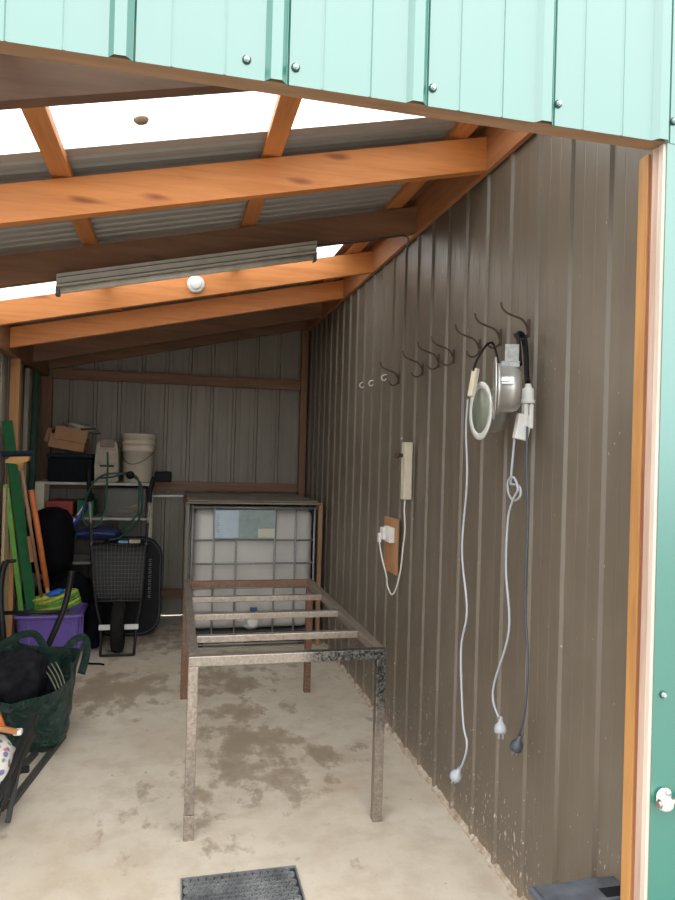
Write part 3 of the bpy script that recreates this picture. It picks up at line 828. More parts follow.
# ------------------------------------------------------------------ dark plastic case at the jamb
t = thing('tool_case', 'dark grey plastic tool case standing against the brown wall by the door jamb', 'case', (1.12, 1.66, 0))
bm = B(); bx(bm, (.990, 1.612, 0.0), (1.250, 1.715, .392), .014); obj('case_body', bm, M_case, t)
bm = B(); bx(bm, (.982, 1.606, .394), (1.2535, 1.723, .420), .010); ld = obj('lid', bm, M_case, t)
bm = B(); bx(bm, (.997, 1.620, .418), (1.245, 1.708, .426), .003); obj('lid_panel', bm, M_case, t)
bm = B(); bx(bm, (1.165, 1.625, .4245), (1.232, 1.662, .4275)); obj('handle_recess', bm, M_black, t, label='black handle recess')
bm = B(); bx(bm, (.979, 1.645, .33), (.991, 1.685, .40), .003); obj('latch', bm, M_black, t)

# ------------------------------------------------------------------ door bolt on the green panel
t = thing('door_bolt', 'white-coated door bolt on the green panel beside the jamb', 'door bolt', (1.20, 1.49, .77))
zbl = .745
bm = B(); tube(bm, [(1.199, 1.480, zbl), (1.30, 1.480, zbl + .004)], .0085, 14, 1); obj('bolt_rod', bm, steel('worn_bolt', (.50, .45, .38), (.25, .22, .19), (.2, .12, .08), .6), t)
bm = B(); M = frame((1.207, 1.482, zbl), (1, 0, 0)); lathe(bm, [(.0105, 0), (.0145, 0), (.0185, .010), (.0185, .020), (.015, .028), (.0105, .028), (.0105, 0)], M, 20); obj('bolt_sleeve', bm, M_whitepaint, t)
bm = B(); blob(bm, (1.228, 1.4945, zbl + .008), (.022, .004, .024), .08, 2, 3, 3); obj('mounting_plate', bm, M_whitepaint, t)
bm = B(); M = frame((1.236, 1.4905, zbl + .022), (0, -1, 0)); lathe(bm, [(0, 0), (.007, 0), (.007, .006), (0, .008)], M, 12); obj('screw_head', bm, M_alu, t)

# ------------------------------------------------------------------ shelf unit at the back left
t = thing('shelf_unit', 'white shelf unit against the back wall holding boxes and tubs', 'shelf', (-.65, 6.35, 0))
for z in (1.295, .995, .62, .25):
    bm = B(); bx(bm, (-1.13, 6.17, z - .022), (-.185, 6.62, z), .003); obj('shelf_board', bm, plain('shelf_grey', (.42, .41, .38), .5), t)
for x0, x1, y in ((-1.135, -1.055, 6.155), (-.215, -.185, 6.155), (-1.135, -1.09, 6.60), (-.215, -.185, 6.60)):
    bm = B(); bx(bm, (x0, y, 0), (x1, y + .015, 1.297), .002); obj('upright', bm, M_cream, t)

# white bucket
t = thing('white_bucket', 'tall white plastic bucket with a wire handle on top of the shelf', 'bucket', (-.31, 6.36, 1.296))
M = Matrix.Translation((-.315, 6.37, 1.296))
bm = B(); lathe(bm, [(0, 0), (.118, 0), (.122, .006), (.134, .27), (.142, .272), (.142, .300), (.137, .302), (.138, .335), (.146, .337), (.146, .352), (.138, .354), (.139, .385), (.147, .388), (.147, .40), (0, .40)], M, 40); obj('bucket_body', bm, M_bucket, t)
bm = B(); lathe(bm, [(0, .401), (.150, .401), (.150, .425), (.143, .432), (.13, .428), (0, .428)], M, 40); obj('lid', bm, M_bucket, t)
bm = B(); pts = []
for k in range(13):
    a = PI * k / 12; pts.append((-.315 - .150 * math.cos(a), 6.37 - .152 * math.sin(a) * .98, 1.296 + .32 - .15 * math.sin(a) * (1 + .35 * math.cos(a))))
tube(bm, pts, .003, 6, 3); obj('handle', bm, M_blackm, t)

# beige box appliance
t = thing('pet_carrier', 'beige plastic pet carrier standing on the shelf left of the bucket', 'carrier', (-.54, 6.38, 1.296))
bm = B(); prism(bm, [(-.668, 1.297), (-.474, 1.297), (-.470, 1.42), (-.482, 1.60), (-.50, 1.66), (-.64, 1.66), (-.663, 1.60), (-.672, 1.42)], lambda a, b: (a, 6.22, b), lambda a, b: (a, 6.50, b))
bmesh.ops.bevel(bm, geom=list(bm.edges), offset=.012, segments=2, affect='EDGES'); obj('carrier_body', bm, M_beige, t)
bm = B(); bx(bm, (-.625, 6.205, 1.60), (-.51, 6.221, 1.672), .004); obj('carry_handle', bm, plain('brown_handle', (.17, .12, .095), .5), t)
bm = B(); bx(bm, (-.625, 6.212, 1.43), (-.51, 6.2205, 1.445), .001); obj('vent_slot', bm, M_black, t)
bm = B(); bx(bm, (-.64, 6.212, 1.452), (-.497, 6.2205, 1.585), .006); obj('front_panel', bm, M_beige, t)

# dark crate with cardboard box and paper on top
t = thing('storage_tub', 'dark lidded storage tub on the shelf under a torn cardboard box', 'tub', (-.87, 6.38, 1.296))
bm = B(); bx(bm, (-1.045, 6.20, 1.297), (-.69, 6.58, 1.50), .015); obj('tub_body', bm, plain('dark_blue_tub', (.007, .010, .014), .85, 0, .2, Specular_IOR_Level=.15), t)
bm = B(); bx(bm, (-1.055, 6.19, 1.502), (-.68, 6.59, 1.535), .008); obj('lid', bm, plain('slate_lid', (.010, .016, .022), .7, 0, .2, Specular_IOR_Level=.2), t)
t = thing('cardboard_box', 'torn brown cardboard box lying on the dark storage tub', 'box', (-.9, 6.35, 1.537))
Mx = Matrix.Translation((-.895, 6.37, 1.64)) @ Matrix.Rotation(R(9), 4, 'Y')
bm = B(); bx(bm, (-.15, -.13, -.072), (.14, .13, .052), .004, Mx); obj('carton', bm, M_card, t)
bm = B(); bx(bm, (-.115, -.150, -.010), (.150, -.134, .105), .003, Mx @ Matrix.Rotation(R(-6), 4, 'X')); obj('flap', bm, M_card, t)
bm = B(); bx(bm, (-.19, -.11, -.06), (-.153, .11, .06), .003, Mx @ Matrix.Rotation(R(10), 4, 'Y')); obj('flap', bm, plain('inner_card', (.28, .17, .11), .8), t)
bm = B(); blob(bm, (-.80, 6.36, 1.765), (.135, .11, .028), .5, 2.2, 3, 4, Matrix.Rotation(R(12), 4, 'Y'))
tag(obj('paper_bag', bm, M_paper), 'crumpled pale paper bag on top of the torn cardboard box', 'paper bag')
bm = B(); bar(bm, (-.79, 6.22, 1.748), (-.665, 6.24, 1.757), .03, .014, bev=.004)
tag(obj('black_rod', bm, M_black), 'short black handle sticking out of the paper on the cardboard box', 'handle')
# black lump right of bucket
bm = B(); bx(bm, (-.172, 6.42, 1.298), (-.022, 6.52, 1.392), .012); bm2 = bm
tag(obj('black_box', bm, M_black), 'small black box on the rail at the right of the bucket', 'box')

# second shelf
t = thing('clear_tub', 'clear plastic tub with a yellow funnel inside, on the second shelf', 'tub', (-.41, 6.35, .996))
M_clear = None
tt = NT('clear_plastic'); trn = tt.n('ShaderNodeBsdfTransparent'); trn.inputs[0].default_value = (.85, .85, .83, 1)
tt.b.inputs['Base Color'].default_value = (.22, .21, .19, 1); tt.b.inputs['Roughness'].default_value = .3
mm = tt.n('ShaderNodeMixShader'); mm.inputs[0].default_value = .30; tt.l(trn.outputs[0], mm.inputs[1]); tt.l(tt.b.outputs[0], mm.inputs[2]); tt.l(mm.outputs[0], tt.out.inputs[0])
bm = B()
for a, b in (((-.575, 6.19, .997), (-.24, 6.195, 1.235)), ((-.575, 6.54, .997), (-.24, 6.545, 1.235)), ((-.575, 6.195, .997), (-.57, 6.54, 1.235)), ((-.245, 6.195, .997), (-.24, 6.54, 1.235)), ((-.57, 6.195, .997), (-.245, 6.54, 1.002))): bx(bm, a, b)
obj('tub_body', bm, tt.m, t)
bm = B(); bx(bm, (-.585, 6.18, 1.236), (-.23, 6.555, 1.25), .004); obj('rim', bm, tt.m, t)
bm = B(); M = frame((-.44, 6.27, 1.07), (1, 0, .05)); lathe(bm, [(0, 0), (.008, 0), (.012, .07), (.045, .16), (.045, .165), (0, .165)], M, 16)
tag(obj('yellow_funnel', bm, plain('pale_yellow_plastic', (.62, .40, .16), .5)), 'pale yellow funnel lying inside the clear tub', 'funnel')
bm = B(); bx(bm, (-1.05, 6.20, .997), (-.83, 6.50, 1.13), .01)
tag(obj('red_box', bm, M_red), 'red box on the second shelf beside the white upright', 'box')
bm = B(); bx(bm, (-.80, 6.20, .997), (-.665, 6.45, 1.14), .004)
tag(obj('green_carton', bm, M_gbox), 'dark green carton on the second shelf right of the red box', 'carton')
bm = B(); M = Matrix.Translation((-.70, 6.26, 1.141)); lathe(bm, [(0, 0), (.03, 0), (.036, .02), (.03, .05), (.012, .06), (0, .06)], M, 16)
tag(obj('dark_jar', bm, M_black), 'small dark jar standing on the green carton', 'jar')

# blue and white tube, dark blue bag below
t = thing('blue_pump_tube', 'blue and white tube leaning slantwise in front of the shelf', 'tube', (-.75, 5.95, 1.0))
a = Vector((-.825, 5.95, .905)); b = Vector((-.685, 5.95, 1.13))
bm = B(); tube(bm, [a, b], .026, 14, 1); obj('tube_body', bm, plain('royal_blue', (.03, .05, .25), .35), t)
d = (b - a).normalized(); off = Vector((-.6, -.9, .25)).normalized() * .0245
bm = B(); bar(bm, a + off + d * .02, a + off + d * .12, .018, .004, up=off); bar(bm, a + off + d * .15, a + off + d * .255, .014, .004, up=off); obj('white_stripe', bm, M_white, t)
bm = B(); blob(bm, (-.60, 6.02, .88), (.19, .12, .055), .18, 2.2, 3, 9)
tag(obj('navy_bag', bm, M_navy), 'dark navy bag lying flat beneath the blue tube', 'bag')
bm = B(); tube(bm, [(-.76, 5.91, .885), (-.60, 5.888, .895), (-.46, 5.91, .88)], .012, 10, 6)
tag(obj('blue_strap', bm, plain('blue_strap', (.03, .05, .2), .5)), 'thin blue strap across the navy bag', 'strap')

# large black dome (helmet-like tub) beneath the red box
bm = B(); M = Matrix.Translation((-.945, 5.93, .585)); lathe(bm, [(0, 0), (.15, 0), (.165, .1), (.17, .3), (.155, .42), (.11, .49), (.05, .515), (0, .52)], M, 36)
tag(obj('round_topped_bag', bm, plain('matt_black', (.005, .005, .007), .9, 0, .2, Specular_IOR_Level=.1)), 'big black round-topped bag standing in front of the red box', 'bag')
bm = B(); blob(bm, (-.84, 5.965, .30), (.24, .125, .28), .12, 2.5, 4, 3)
tag(obj('black_bundle', bm, M_blackf), 'large black bundle of covers heaped under the round-topped bag', 'bundle')
bm = B(); blob(bm, (-.575, 5.74, .20), (.065, .10, .185), .2, 2.5, 3, 13)
tag(obj('dark_sack', bm, M_blackf), 'dark slumped sack on the floor between the purple tub and the wheelbarrow', 'sack')

# black rounded board behind the barrow
t = thing('black_board', 'large black round-cornered board with faint white lettering, leaning on the back wall', 'board', (-.33, 6.05, 0))
poly = []
def rr(x0, z0, x1, z1, r, n=8):
    P = []
    for cx, cz, a0 in ((x1 - r, z1 - r, 0), (x0 + r, z1 - r, 90), (x0 + r, z0 + r, 180), (x1 - r, z0 + r, 270)):
        for k in range(n + 1):
            a = R(a0 + 90 * k / n); P.append((cx + r * math.cos(a), cz + r * math.sin(a)))
    return P
tilt = .06
def bp(y): return lambda a, b: (a, y + b * tilt, b)
bm = B(); prism(bm, rr(-.62, .012, -.078, .84, .17), bp(6.03), bp(6.085)); obj('board_core', bm, M_black, t)
bm = B(); pr_ = rr(-.605, .03, -.093, .825, .158)
tube(bm, [(a, 6.026 + b * tilt, b) for a, b in pr_] + [(pr_[0][0], 6.026 + pr_[0][1] * tilt, pr_[0][1])], .005, 6, 1); obj('piping', bm, plain('dark_grey_piping', (.07, .07, .08), .5), t)
bm = B()
z = .66; k = 0
for w in (.030, .026, .03, .022, .028, .03, .02, .03, .026, .028):
    for (a0, a1, b0, b1) in ((0, .2, 0, 1), (.2, 1, .0, .25), (.2, 1, .75, 1), (.5, .7, .25, .75))[: 3 + k % 2]:
        bx(bm, (-.188 + .022 * a0, 6.0265 + z * tilt, z - w + w * b0 * .8), (-.188 + .022 * a1, 6.0275 + z * tilt, z - w + w * max(b1 * .8, .1)))
    z -= w + .007; k += 1
obj('lettering', bm, plain('faint_white_print', (.20, .20, .21), .6), t)

# ------------------------------------------------------------------ upended mesh wheelbarrow
t = thing('wheelbarrow', 'black wire-mesh wheelbarrow stood upright on its front wheel by the shelf', 'wheelbarrow', (-.39, 5.6, 0))
HL = [(-.69, 5.95, 1.41), (-.672, 5.93, 1.25), (-.645, 5.83, 1.0), (-.627, 5.75, .82), (-.569, 5.62, .41), (-.517, 5.53, .225), (-.508, 5.49, .012)]
HR = [(-.165, 5.95, 1.36), (-.190, 5.93, 1.25), (-.197, 5.83, 1.0), (-.205, 5.75, .82), (-.226, 5.62, .41), (-.25, 5.53, .225), (-.262, 5.49, .012)]
M_highlight = steel('highlight_frame_tube', (.40, .36, .31), (.20, .18, .16), (.12, .08, .06), .55, .4, .4)  # paler steel puts the handles' highlight into the colour
for P, s in ((HL, -1), (HR, 1)):
    bm = B(); tube(bm, P[2:], .011, 10, 5); obj('frame_tube', bm, M_blackm, t)
    bm = B(); tube(bm, P[:2] + [tuple((Vector(P[1]) * .6 + Vector(P[2]) * .4))], .019, 10, 4); obj('grip', bm, M_black, t)
    bm = B(); tube(bm, [tuple((Vector(P[1]) * .6 + Vector(P[2]) * .4)), P[2], P[3]], .0115, 10, 4); obj('highlight_tube', bm, M_highlight, t, label='length of the frame with a pale highlight put in its colour')
bm = B(); tube(bm, [HL[-1], (-.49, 5.485, .012), (-.28, 5.485, .012), HR[-1]], .010, 8, 3); obj('nose_bar', bm, M_blackm, t)
bm = B(); tube(bm, [(-.62, 5.755, .82), (-.205, 5.755, .82)], .012, 8, 1); tube(bm, [(-.57, 5.63, .40), (-.226, 5.63, .40)], .011, 8, 1); obj('cross_tube', bm, M_blackm, t)
# mesh tray, slightly dished
bm = B()
def tray(u, v): # u across 0..1, v up 0..1
    x0 = -.565 + (-.615 + .565) * v; x1 = -.232 + (-.212 + .232) * v
    x = x0 + (x1 - x0) * u; y = 5.615 + (5.745 - 5.615) * v - .05 * math.sin(PI * v) * 1.0 + .0; z = .40 + .42 * v
    return (x, y, z)
for i in range(15):
    u = i / 14; tube(bm, [tray(u, v / 6) for v in range(7)], .0022, 5, 1)
for j in range(15):
    v = j / 14; tube(bm, [tray(0, v), tray(1, v)], .0022, 5, 1)
obj('mesh_tray', bm, steel('wire_mesh', (.16, .15, .14), (.08, .075, .07), (.1, .07, .05), .6, .5, .3), t)
bm = B(); gv = [[bm.verts.new(Vector(tray(i / 6, j / 8)) + Vector((0, .07, 0))) for i in range(7)] for j in range(9)]
for j in range(8):
    for i in range(6): bm.faces.new((gv[j][i], gv[j][i + 1], gv[j + 1][i + 1], gv[j + 1][i]))
obj('tray_liner', bm, plain('dark_tray_liner', (.02, .021, .023), .6), t, solid=.004)
# wheel, axle and brackets
M = frame((-.392, 5.62, .20), (1, 0, 0))
bm = B(); lathe(bm, [(.13, -.035), (.16, -.048), (.19, -.042), (.200, -.018), (.200, .018), (.19, .042), (.16, .048), (.13, .035), (.12, 0), (.13, -.035)], M, 44); wh = obj('tyre', bm, M_tyre, t)
bm = B(); lathe(bm, [(0, -.035), (.125, -.03), (.128, 0), (.125, .03), (0, .035)], M, 28); obj('wheel_rim', bm, M_blackm, wh)
for x0, x1 in ((-.528, -.445), (-.34, -.236)):
    bm = B(); bx(bm, (x0, 5.505, .200), (x1, 5.525, .238), .003); obj('axle_plate', bm, M_white, t)
# things lodged at the top of the tray
bm = B(); bx(bm, (-.42, 5.72, .835), (-.345, 5.76, .856), .005)
tag(obj('blue_packet', bm, plain('light_blue_packet', (.10, .28, .42), .4)), 'small light blue packet on the top bar of the wheelbarrow', 'packet')
bm = B(); bx(bm, (-.335, 5.72, .835), (-.25, 5.76, .862), .005)
tag(obj('white_packet', bm, M_paper), 'small off-white packet beside the blue one on the wheelbarrow', 'packet')
# green hose looped over the handles
bm = B()
def hosept(lst): return [(x, y, z) for x, y, z in lst]
tube(bm, hosept([(-.535, 5.88, 1.56), (-.53, 5.88, 1.42), (-.53, 5.87, 1.33), (-.535, 5.86, 1.15), (-.56, 5.86, 1.02), (-.62, 5.85, .95), (-.70, 5.86, .99), (-.70, 5.88, 1.14), (-.64, 5.88, 1.30), (-.55, 5.88, 1.375), (-.42, 5.87, 1.385), (-.32, 5.86, 1.36), (-.26, 5.85, 1.29), (-.25, 5.85, 1.16), (-.27, 5.85, 1.02), (-.34, 5.85, .93), (-.43, 5.84, .86), (-.50, 5.83, .85)]), .0080, 9, 6)
tube(bm, hosept([(-.60, 5.90, 1.345), (-.48, 5.85, 1.36), (-.38, 5.85, 1.395), (-.29, 5.84, 1.35), (-.275, 5.84, 1.20), (-.285, 5.84, 1.06), (-.36, 5.83, .97), (-.40, 5.83, .90)]), .0080, 9, 6)
obj_ = tag(obj('garden_hose', bm, M_hose), 'green garden hose looped over the handles of the wheelbarrow', 'hose')
bm = B(); M = frame((-.345, 5.80, 1.375), (0, -1, .2)); lathe(bm, [(0, 0), (.03, 0), (.034, .02), (.03, .05), (0, .055)], M, 18)
tag(obj('hose_nozzle', bm, M_black), 'black round hose nozzle just below the white bucket', 'nozzle')

# ------------------------------------------------------------------ left wall leaning tools
def plank(name, a, b, w, th, mat, lab, cat, up=(.25, -1, 0), bev=.003):
    bm = B(); bar(bm, a, b, w, th, up=up, bev=bev); return tag(obj(name, bm, mat), lab, cat)
plank('green_plank', (-1.000, 5.46, .390), (-1.180, 5.34, 1.771), .072, .028, M_dgreen, 'tall dark green plank leaning on the left wall, tallest of the leaning things', 'plank')
plank('lime_handle', (-1.070, 5.47, .36), (-1.170, 5.32, 1.314), .034, .026, M_lgreen, 'lime green plastic pole leaning left of the dark green plank', 'pole')
t = thing('orange_pole', 'orange pole leaning right of the dark green plank', 'pole', (-.9, 5.25, .5))
bm = B(); tube(bm, [(-.898, 5.46, .55), (-1.015, 5.40, 1.27)], .021, 14, 1); obj('sleeve', bm, M_orangep, t)
bm = B(); tube(bm, [(-.878, 5.47, .43), (-.898, 5.46, .55)], .015, 12, 1); obj('shaft', bm, M_broomw, t)
bm = B(); bar(bm, (-.990, 5.395, .745), (-1.016, 5.378, .935), .030, .006, up=(.25, -1, 0)); tag(obj('orange_sticker_strip', bm, plain('tan_tape', (.42, .16, .07), .6)), 'short tan strip stuck to the dark green plank', 'strip')
t = thing('broom', 'upturned broom with a yellow timber head among the leaning poles', 'broom', (-1.04, 5.1, .5))
bm = B(); tube(bm, [(-.93, 5.44, .47), (-1.015, 5.03, 1.46)], .012, 12, 1); obj('handle', bm, wood('pole_wood', (.34, .20, .12), (.25, .14, .08), 'Z', knot=0), t)
bm = B(); Mb = Matrix.Translation((-1.028, 5.02, 1.500)) @ Matrix.Rotation(R(-3), 4, 'Y')
prism(bm, [(-.085, -.018), (.0, -.03), (.065, -.012), (.075, .02), (-.05, .02)], lambda a, b: Mb @ Vector((a, -.03, b)), lambda a, b: Mb @ Vector((a, .03, b)))
obj('broom_head', bm, M_broomw, t)
bm = B(); M2 = Matrix.Translation((-1.015, 5.02, 1.425)); lathe(bm, [(0, 0), (.014, 0), (.02, .03), (.032, .055), (0, .055)], M2, 14); obj('socket', bm, M_broomw, t)
bm = B()
for i in range(22):
    for j in range(4):
        x = -.092 + .165 * i / 21; y = -.026 + .052 * j / 3
        p = Mb @ Vector((x * .96, y, .018)); q = Mb @ Vector((x * 1.12 + random.uniform(-.004, .004), y * 1.5, .055 + random.uniform(-.006, .006)))
        tube(bm, [p, q], .004, 5, 1)
o = obj('bristles', bm, M_bristle, t)
plank('pale_board', (-1.165, 5.34, .0), (-1.165, 5.34, 1.30), .16, .02, M_paleZ, 'pale plywood board standing against the left wall at the frame edge', 'board', up=(1, 0, 0))
plank('leaning_pole', (-1.14, 5.875, .02), (-1.165, 5.84, 2.23), .03, .03, M_black, 'slim black pole leaning in the left corner beside the orange stud', 'pole')
plank('folded_parasol', (-1.14, 6.03, .01), (-1.12, 6.0, 2.22), .05, .05, M_dgreen2, 'furled dark green parasol standing in the back left corner', 'parasol', bev=.02)
plank('timber_batten', (-1.165, 5.84, .01), (-1.14, 5.78, 2.20), .035, .012, wood('grey_slat', (.22, .19, .15), (.15, .12, .1), 'Z', knot=0), 'thin weathered slat between the orange stud and the green parasol', 'slat')

# ------------------------------------------------------------------ purple tub, coiled straps, black frame
t = thing('purple_tub', 'purple plastic storage tub on the floor behind the green bag', 'tub', (-.87, 5.6, 0))
def tubpoly(x0, x1, y0, y1, z): return [(x0, y0, z), (x1, y0, z), (x1, y1, z), (x0, y1, z)]
bm = B()
lo = rr(-1.07, 5.44, -.685, 5.78, .04, 4); hi = rr(-1.10, 5.41, -.66, 5.80, .045, 4)
a = [bm.verts.new((x, y, .012)) for x, y in lo]; b = [bm.verts.new((x, y, .325)) for x, y in hi]
il = [bm.verts.new((x * .985 - .013, 5.6 + (y - 5.6) * .97, .325)) for x, y in hi]; ib = [bm.verts.new((x * .985 - .013, 5.6 + (y - 5.6) * .96, .03)) for x, y in lo]
n = len(lo)
bm.faces.new(list(reversed(a))); bm.faces.new(ib)
for i in range(n):
    j = (i + 1) % n
    bm.faces.new((a[i], a[j], b[j], b[i])); bm.faces.new((b[i], b[j], il[j], il[i])); bm.faces.new((il[i], il[j], ib[j], ib[i]))
for x0 in (-1.02, -.72): bx(bm, (x0, 5.405, .06), (x0 + .018, 5.44, .30), .004)
bx(bm, (-.678, 5.50, .06), (-.655, 5.518, .31), .004); bx(bm, (-.678, 5.66, .06), (-.655, 5.678, .31), .004)
obj('tub_body', bm, M_purple, t)
bm = B(); P = rr(-1.112, 5.398, -.648, 5.812, .05, 5)
tube(bm, [(x, y, .335) for x, y in P] + [(P[0][0], P[0][1], .335)], .014, 8, 1); obj('rim', bm, M_purple, t)
bm = B(); blob(bm, (-.88, 5.60, .270), (.17, .145, .06), .25, 3, 3, 2); tag(obj('tangled_rope', bm, plain('pale_rope', (.34, .30, .24), .9, 0, .5, 60)), 'tangle of pale rope filling the purple tub', 'rope')
t = thing('strap_coil', 'coil of yellow and green webbing lying on top of the purple tub', 'coil', (-.85, 5.5, .35))
for k in range(5):
    bm = B(); pts = []
    for i in range(25):
        a_ = 2 * PI * i / 24
        pts.append((-.842 + (.170 - .006 * k) * math.cos(a_) , 5.52 + (.10 + .004 * k) * math.sin(a_), .378 + k * .021 + .045 * (math.cos(a_)) + .006 * math.sin(3 * a_ + k)))
    tube(bm, pts, .0145, 8, 2); obj('strap_loop', bm, (M_gstrap, M_yel, M_gstrap, M_gstrap, M_yel)[k], t)
bm = B(); blob(bm, (-.905, 5.49, .467), (.105, .07, .024), .2, 3, 3, 8, Matrix.Rotation(R(-14), 4, 'Y')); obj('strap_end', bm, M_yel, t)
bm = B(); blob(bm, (-.84, 5.46, .502), (.065, .05, .020), .25, 3, 3, 6, Matrix.Rotation(R(-14), 4, 'Y'))
tag(obj('blue_cloth', bm, M_blue), 'bright blue cloth lying on the yellow and green coil', 'cloth')
t = thing('black_trolley_frame', 'black tubular folding trolley frame in front of the purple tub', 'trolley', (-.86, 4.7, 0))
bm = B(); tube(bm, [(-1.035, 4.77, .844), (-1.049, 4.75, .79), (-1.053, 4.73, .63), (-1.02, 4.70, .35), (-.99, 4.68, .02)], .020, 10, 4); obj('side_tube', bm, M_blackm, t)
bm = B(); tube(bm, [(-.63, 4.73, .79), (-.64, 4.725, .70), (-.67, 4.70, .54), (-.77, 4.66, .27), (-.86, 4.62, .02)], .019, 10, 4); obj('side_tube', bm, M_blackm, t)
bm = B(); tube(bm, [(-1.045, 4.72, .53), (-.67, 4.70, .53)], .013, 10, 1); obj('cross_tube', bm, M_blackm, t)
bm = B(); tube(bm, [(-1.035, 4.77, .848), (-.975, 4.77, .852)], .012, 10, 1); obj('grip', bm, M_blackm, t)

# black straps on floor
bm = B(); tube(bm, [(-.62, 5.32, .02), (-.56, 5.30, .012), (-.49, 5.29, .010), (-.46, 5.27, .008)], .0075, 6, 5)
tag(obj('black_strap', bm, M_blackf), 'short black strap end lying on the concrete right of the purple tub', 'strap')

# ------------------------------------------------------------------ big green bag
t = thing('green_bag', 'big dark green woven-plastic bag standing open on the concrete', 'bag', (-.75, 4.1, 0))
bm = B(); n = 48; rings = []
lv = [0, .02, .08, .14, .20, .25, .29, 1.0]
for li in range(9):
    h = li / 8
    ring = []
    for k in range(n):
        a_ = 2 * PI * k / n
        ca, sa = math.cos(a_), math.sin(a_)
        q = (abs(ca) ** 4 + abs(sa) ** 4) ** (-.25)
        hx = .185 + .075 * h; hy = .21 + .10 * h
        x = -.735 + ca * q * hx - .025 * h; y = 4.03 + sa * q * hy
        top = .285 + .14 * (sa + 1) / 2 + .05 * max(0, ca) * max(0, -sa + .8) + .02 * math.sin(3 * a_ + 1)
        z = .008 + h * top
        w = noise.noise(Vector((x * 6, y * 6, z * 7))) * .040 * (1 if h > 0 else .3) + noise.noise(Vector((x * 17, y * 17, z * 15))) * .020
        x += w * ca; y += w * sa
        ring.append(bm.verts.new((x, y, z)))
    rings.append(ring)
for li in range(8):
    for k in range(n):
        f = bm.faces.new((rings[li][k], rings[li][(k + 1) % n], rings[li + 1][(k + 1) % n], rings[li + 1][k])); f.smooth = True
bm.faces.new(list(reversed(rings[0])))
obj('bag_body', bm, M_tarp, t, solid=.006)
top = rings
def strap(pts, w, mat, name):
    bm = B(); P = smooth_pts(pts, 6); vs = []
    for i, p in enumerate(P):
        d = (P[min(i + 1, len(P) - 1)] - P[max(i - 1, 0)]).normalized(); s = d.cross(Vector((.3, -.7, .6))).normalized() * w / 2
        vs.append((bm.verts.new(p - s), bm.verts.new(p + s)))
    for a_, b_ in zip(vs[:-1], vs[1:]):
        f = bm.faces.new((a_[0], a_[1], b_[1], b_[0])); f.smooth = True
    return obj(name, bm, mat, t, solid=.004)
strap([(-.985, 4.05, .34), (-.95, 4.15, .44), (-.86, 4.3, .485), (-.78, 4.38, .475), (-.72, 4.36, .40)], .045, M_tarp, 'handle')
strap([(-.62, 4.30, .36), (-.56, 4.38, .43), (-.50, 4.40, .44), (-.475, 4.30, .38), (-.485, 4.15, .30)], .045, M_tarp, 'handle')
bm = B(); blob(bm, (-.80, 4.08, .31), (.135, .19, .14), .22, 2.4, 4, 5)
tag(obj('cushion', bm, M_greyf), 'charcoal fabric cushion stuffed in the green bag', 'cushion')
t2 = thing('tent_peg', 'x', 'peg', (0, 0, 0), 'steel pegs in the green bag')
bpegs = ['steel peg in the green bag, leftmost of four', 'steel peg in the green bag, second from the left', 'steel peg in the green bag, third from the left', 'steel peg in the green bag, rightmost of four']
bpy.data.objects.remove(t2)
for i, lab in enumerate(bpegs):
    bm = B(); u = i / 3
    p = Vector((-.688, 4.12, .358)).lerp(Vector((-.622, 4.14, .376)), u); q = Vector((-.585, 3.96, .270)).lerp(Vector((-.545, 3.985, .285)), u)
    tube(bm, [p, p.lerp(q, .5) + Vector((.004, 0, .006)), q], .0032, 7, 4)
    tag(obj('tent_peg', bm, plain('dull_peg', (.34, .29, .23), .45, .4)), lab, 'peg', 'steel pegs in the green bag')
bm = B(); blob(bm, (-.64, 4.10, .15), (.09, .12, .08), .2, 2, 3, 15)
tag(obj('dark_cloth', bm, M_blackf), 'black cloth deep inside the green bag beside the pegs', 'cloth')

# two steel lengths on the floor
for a_, b_, lab in (((-.665, 3.25, .012), (-.548, 4.00, .012), 'long dark steel bar lying on the concrete, right of the pair under the green bag'),
                    ((-.730, 3.42, .012), (-.655, 3.80, .012), 'dark steel bar on the concrete, the left one of the pair by the green bag')):
    bm = B(); bar(bm, a_, b_, .030, .022, bev=.002)
    tag(obj('steel_bar', bm, steel('dark_bar', (.10, .095, .085), (.045, .04, .038), (.09, .06, .045), .6, .5, .3)), lab, 'bar', 'dark steel bars on the floor')

# black stand at the left frame edge with floral bag and timber clamp
t = thing('black_stand', 'black steel stand at the left edge with the floral bag on it', 'stand', (-.72, 3.15, 0))
for pts in ([(-.615, 3.28, .30), (-.635, 3.10, .02)], [(-.640, 3.12, .20), (-.680, 3.02, .0)], [(-.95, 3.28, .30), (-.97, 3.10, .0)]):
    bm = B(); bar(bm, pts[0], pts[1], .020, .028, up=(0, 1, .2), bev=.002); obj('leg', bm, M_blackm, t)
bm = B(); bar(bm, (-.585, 3.36, .37), (-.662, 3.02, .155), .022, .03, bev=.002); obj('side_bar', bm, M_blackm, t)
bm = B(); bar(bm, (-.590, 3.34, .30), (-.655, 3.06, .10), .012, .05, bev=.002); obj('side_bar', bm, M_blackm, t)
bm = B(); bx(bm, (-1.0, 3.02, .118), (-.665, 3.04, .145), .003); bx(bm, (-1.0, 3.33, .118), (-.60, 3.35, .145), .003); bx(bm, (-1.0, 3.04, .12), (-.66, 3.33, .128), .003); obj('tray', bm, M_blackm, t)
bm = B(); blob(bm, (-.755, 3.17, .235), (.125, .13, .115), .10, 2.2, 4, 7)
tag(obj('floral_bag', bm, M_floral), 'white floral cotton bag sitting on the black stand', 'bag')
t = thing('timber_clamp', 'orange timber clamp with a white tip lying across the floral bag', 'clamp', (-.69, 3.2, .35))
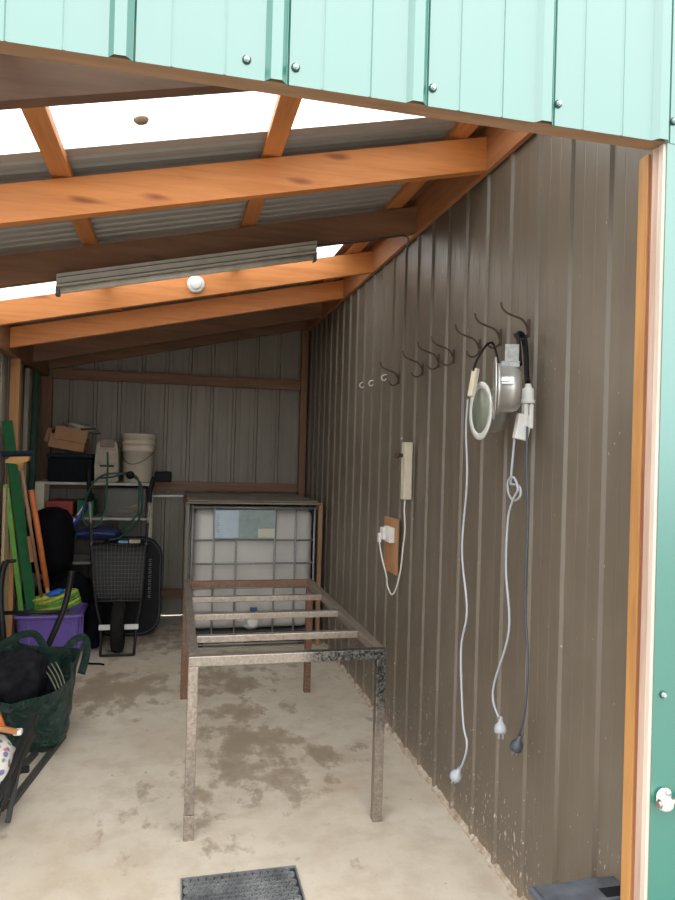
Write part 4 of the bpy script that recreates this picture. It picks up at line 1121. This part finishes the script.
bm = B(); bar(bm, (-.80, 3.10, .45), (-.635, 3.22, .352), .03, .022, bev=.003); obj('jaw', bm, wood('clamp_wood', (.50, .22, .08), (.35, .14, .05), 'X', knot=0), t)
bm = B(); bar(bm, (-.72, 3.16, .50), (-.69, 3.20, .38), .028, .02, up=(0, 1, 0), bev=.003); obj('jaw', bm, M_orangep, t)
bm = B(); bx(bm, (-.648, 3.205, .338), (-.612, 3.238, .362), .006); obj('tip', bm, M_white, t, label='white tip')

# ------------------------------------------------------------------ camera
cam = bpy.data.cameras.new('camera'); co = bpy.data.objects.new('camera', cam); C.objects.link(co)
cam.sensor_fit = 'VERTICAL'; cam.sensor_height = 24.0; cam.lens = 24.0 * 685 / 900
cam.clip_start = .05; cam.clip_end = 300
yaw, pitch, roll = R(13.35), R(.3), R(1.6)
co.matrix_world = Matrix.Translation((0, 0, 1.6)) @ Matrix.Rotation(-yaw, 4, 'Z') @ Matrix.Rotation(pitch + PI / 2, 4, 'X') @ Matrix.Rotation(roll, 4, 'Z')
bpy.context.scene.camera = co

# ------------------------------------------------------------------ light: bright overcast daylight
w = bpy.data.worlds.new('overcast_sky'); bpy.context.scene.world = w; w.use_nodes = True
nt = w.node_tree; nt.nodes.clear()
out = nt.nodes.new('ShaderNodeOutputWorld'); bg = nt.nodes.new('ShaderNodeBackground'); nt.links.new(bg.outputs[0], out.inputs[0])
tc = nt.nodes.new('ShaderNodeTexCoord'); sp = nt.nodes.new('ShaderNodeSeparateXYZ'); nt.links.new(tc.outputs['Generated'], sp.inputs[0])
rp = nt.nodes.new('ShaderNodeValToRGB'); nt.links.new(sp.outputs[2], rp.inputs[0])
e = rp.color_ramp.elements
e[0].position = 0.0; e[0].color = (.62, .66, .68, 1)
e[1].position = .9; e[1].color = (1.0, 1.0, 1.0, 1)
nt.links.new(rp.outputs[0], bg.inputs[0]); bg.inputs[1].default_value = 4.6

def portal(loc, rot, sx, sy):
    l = bpy.data.lights.new('daylight_portal', 'AREA'); l.shape = 'RECTANGLE'; l.size = sx; l.size_y = sy
    l.cycles.is_portal = True
    o = bpy.data.objects.new('daylight_portal', l); C.objects.link(o); o.location = loc; o.rotation_euler = rot

vs = bpy.context.scene.view_settings
bpy.context.scene.display_settings.display_device = 'sRGB'
vs.view_transform = 'Standard'; vs.look = 'None'; vs.gamma = 1; vs.use_curve_mapping = False
vs.exposure = 0.0
cy = bpy.context.scene.cycles
cy.use_denoising = True
cy.max_bounces = 10; cy.diffuse_bounces = 6; cy.transparent_max_bounces = 12
cy.sample_clamp_indirect = 8
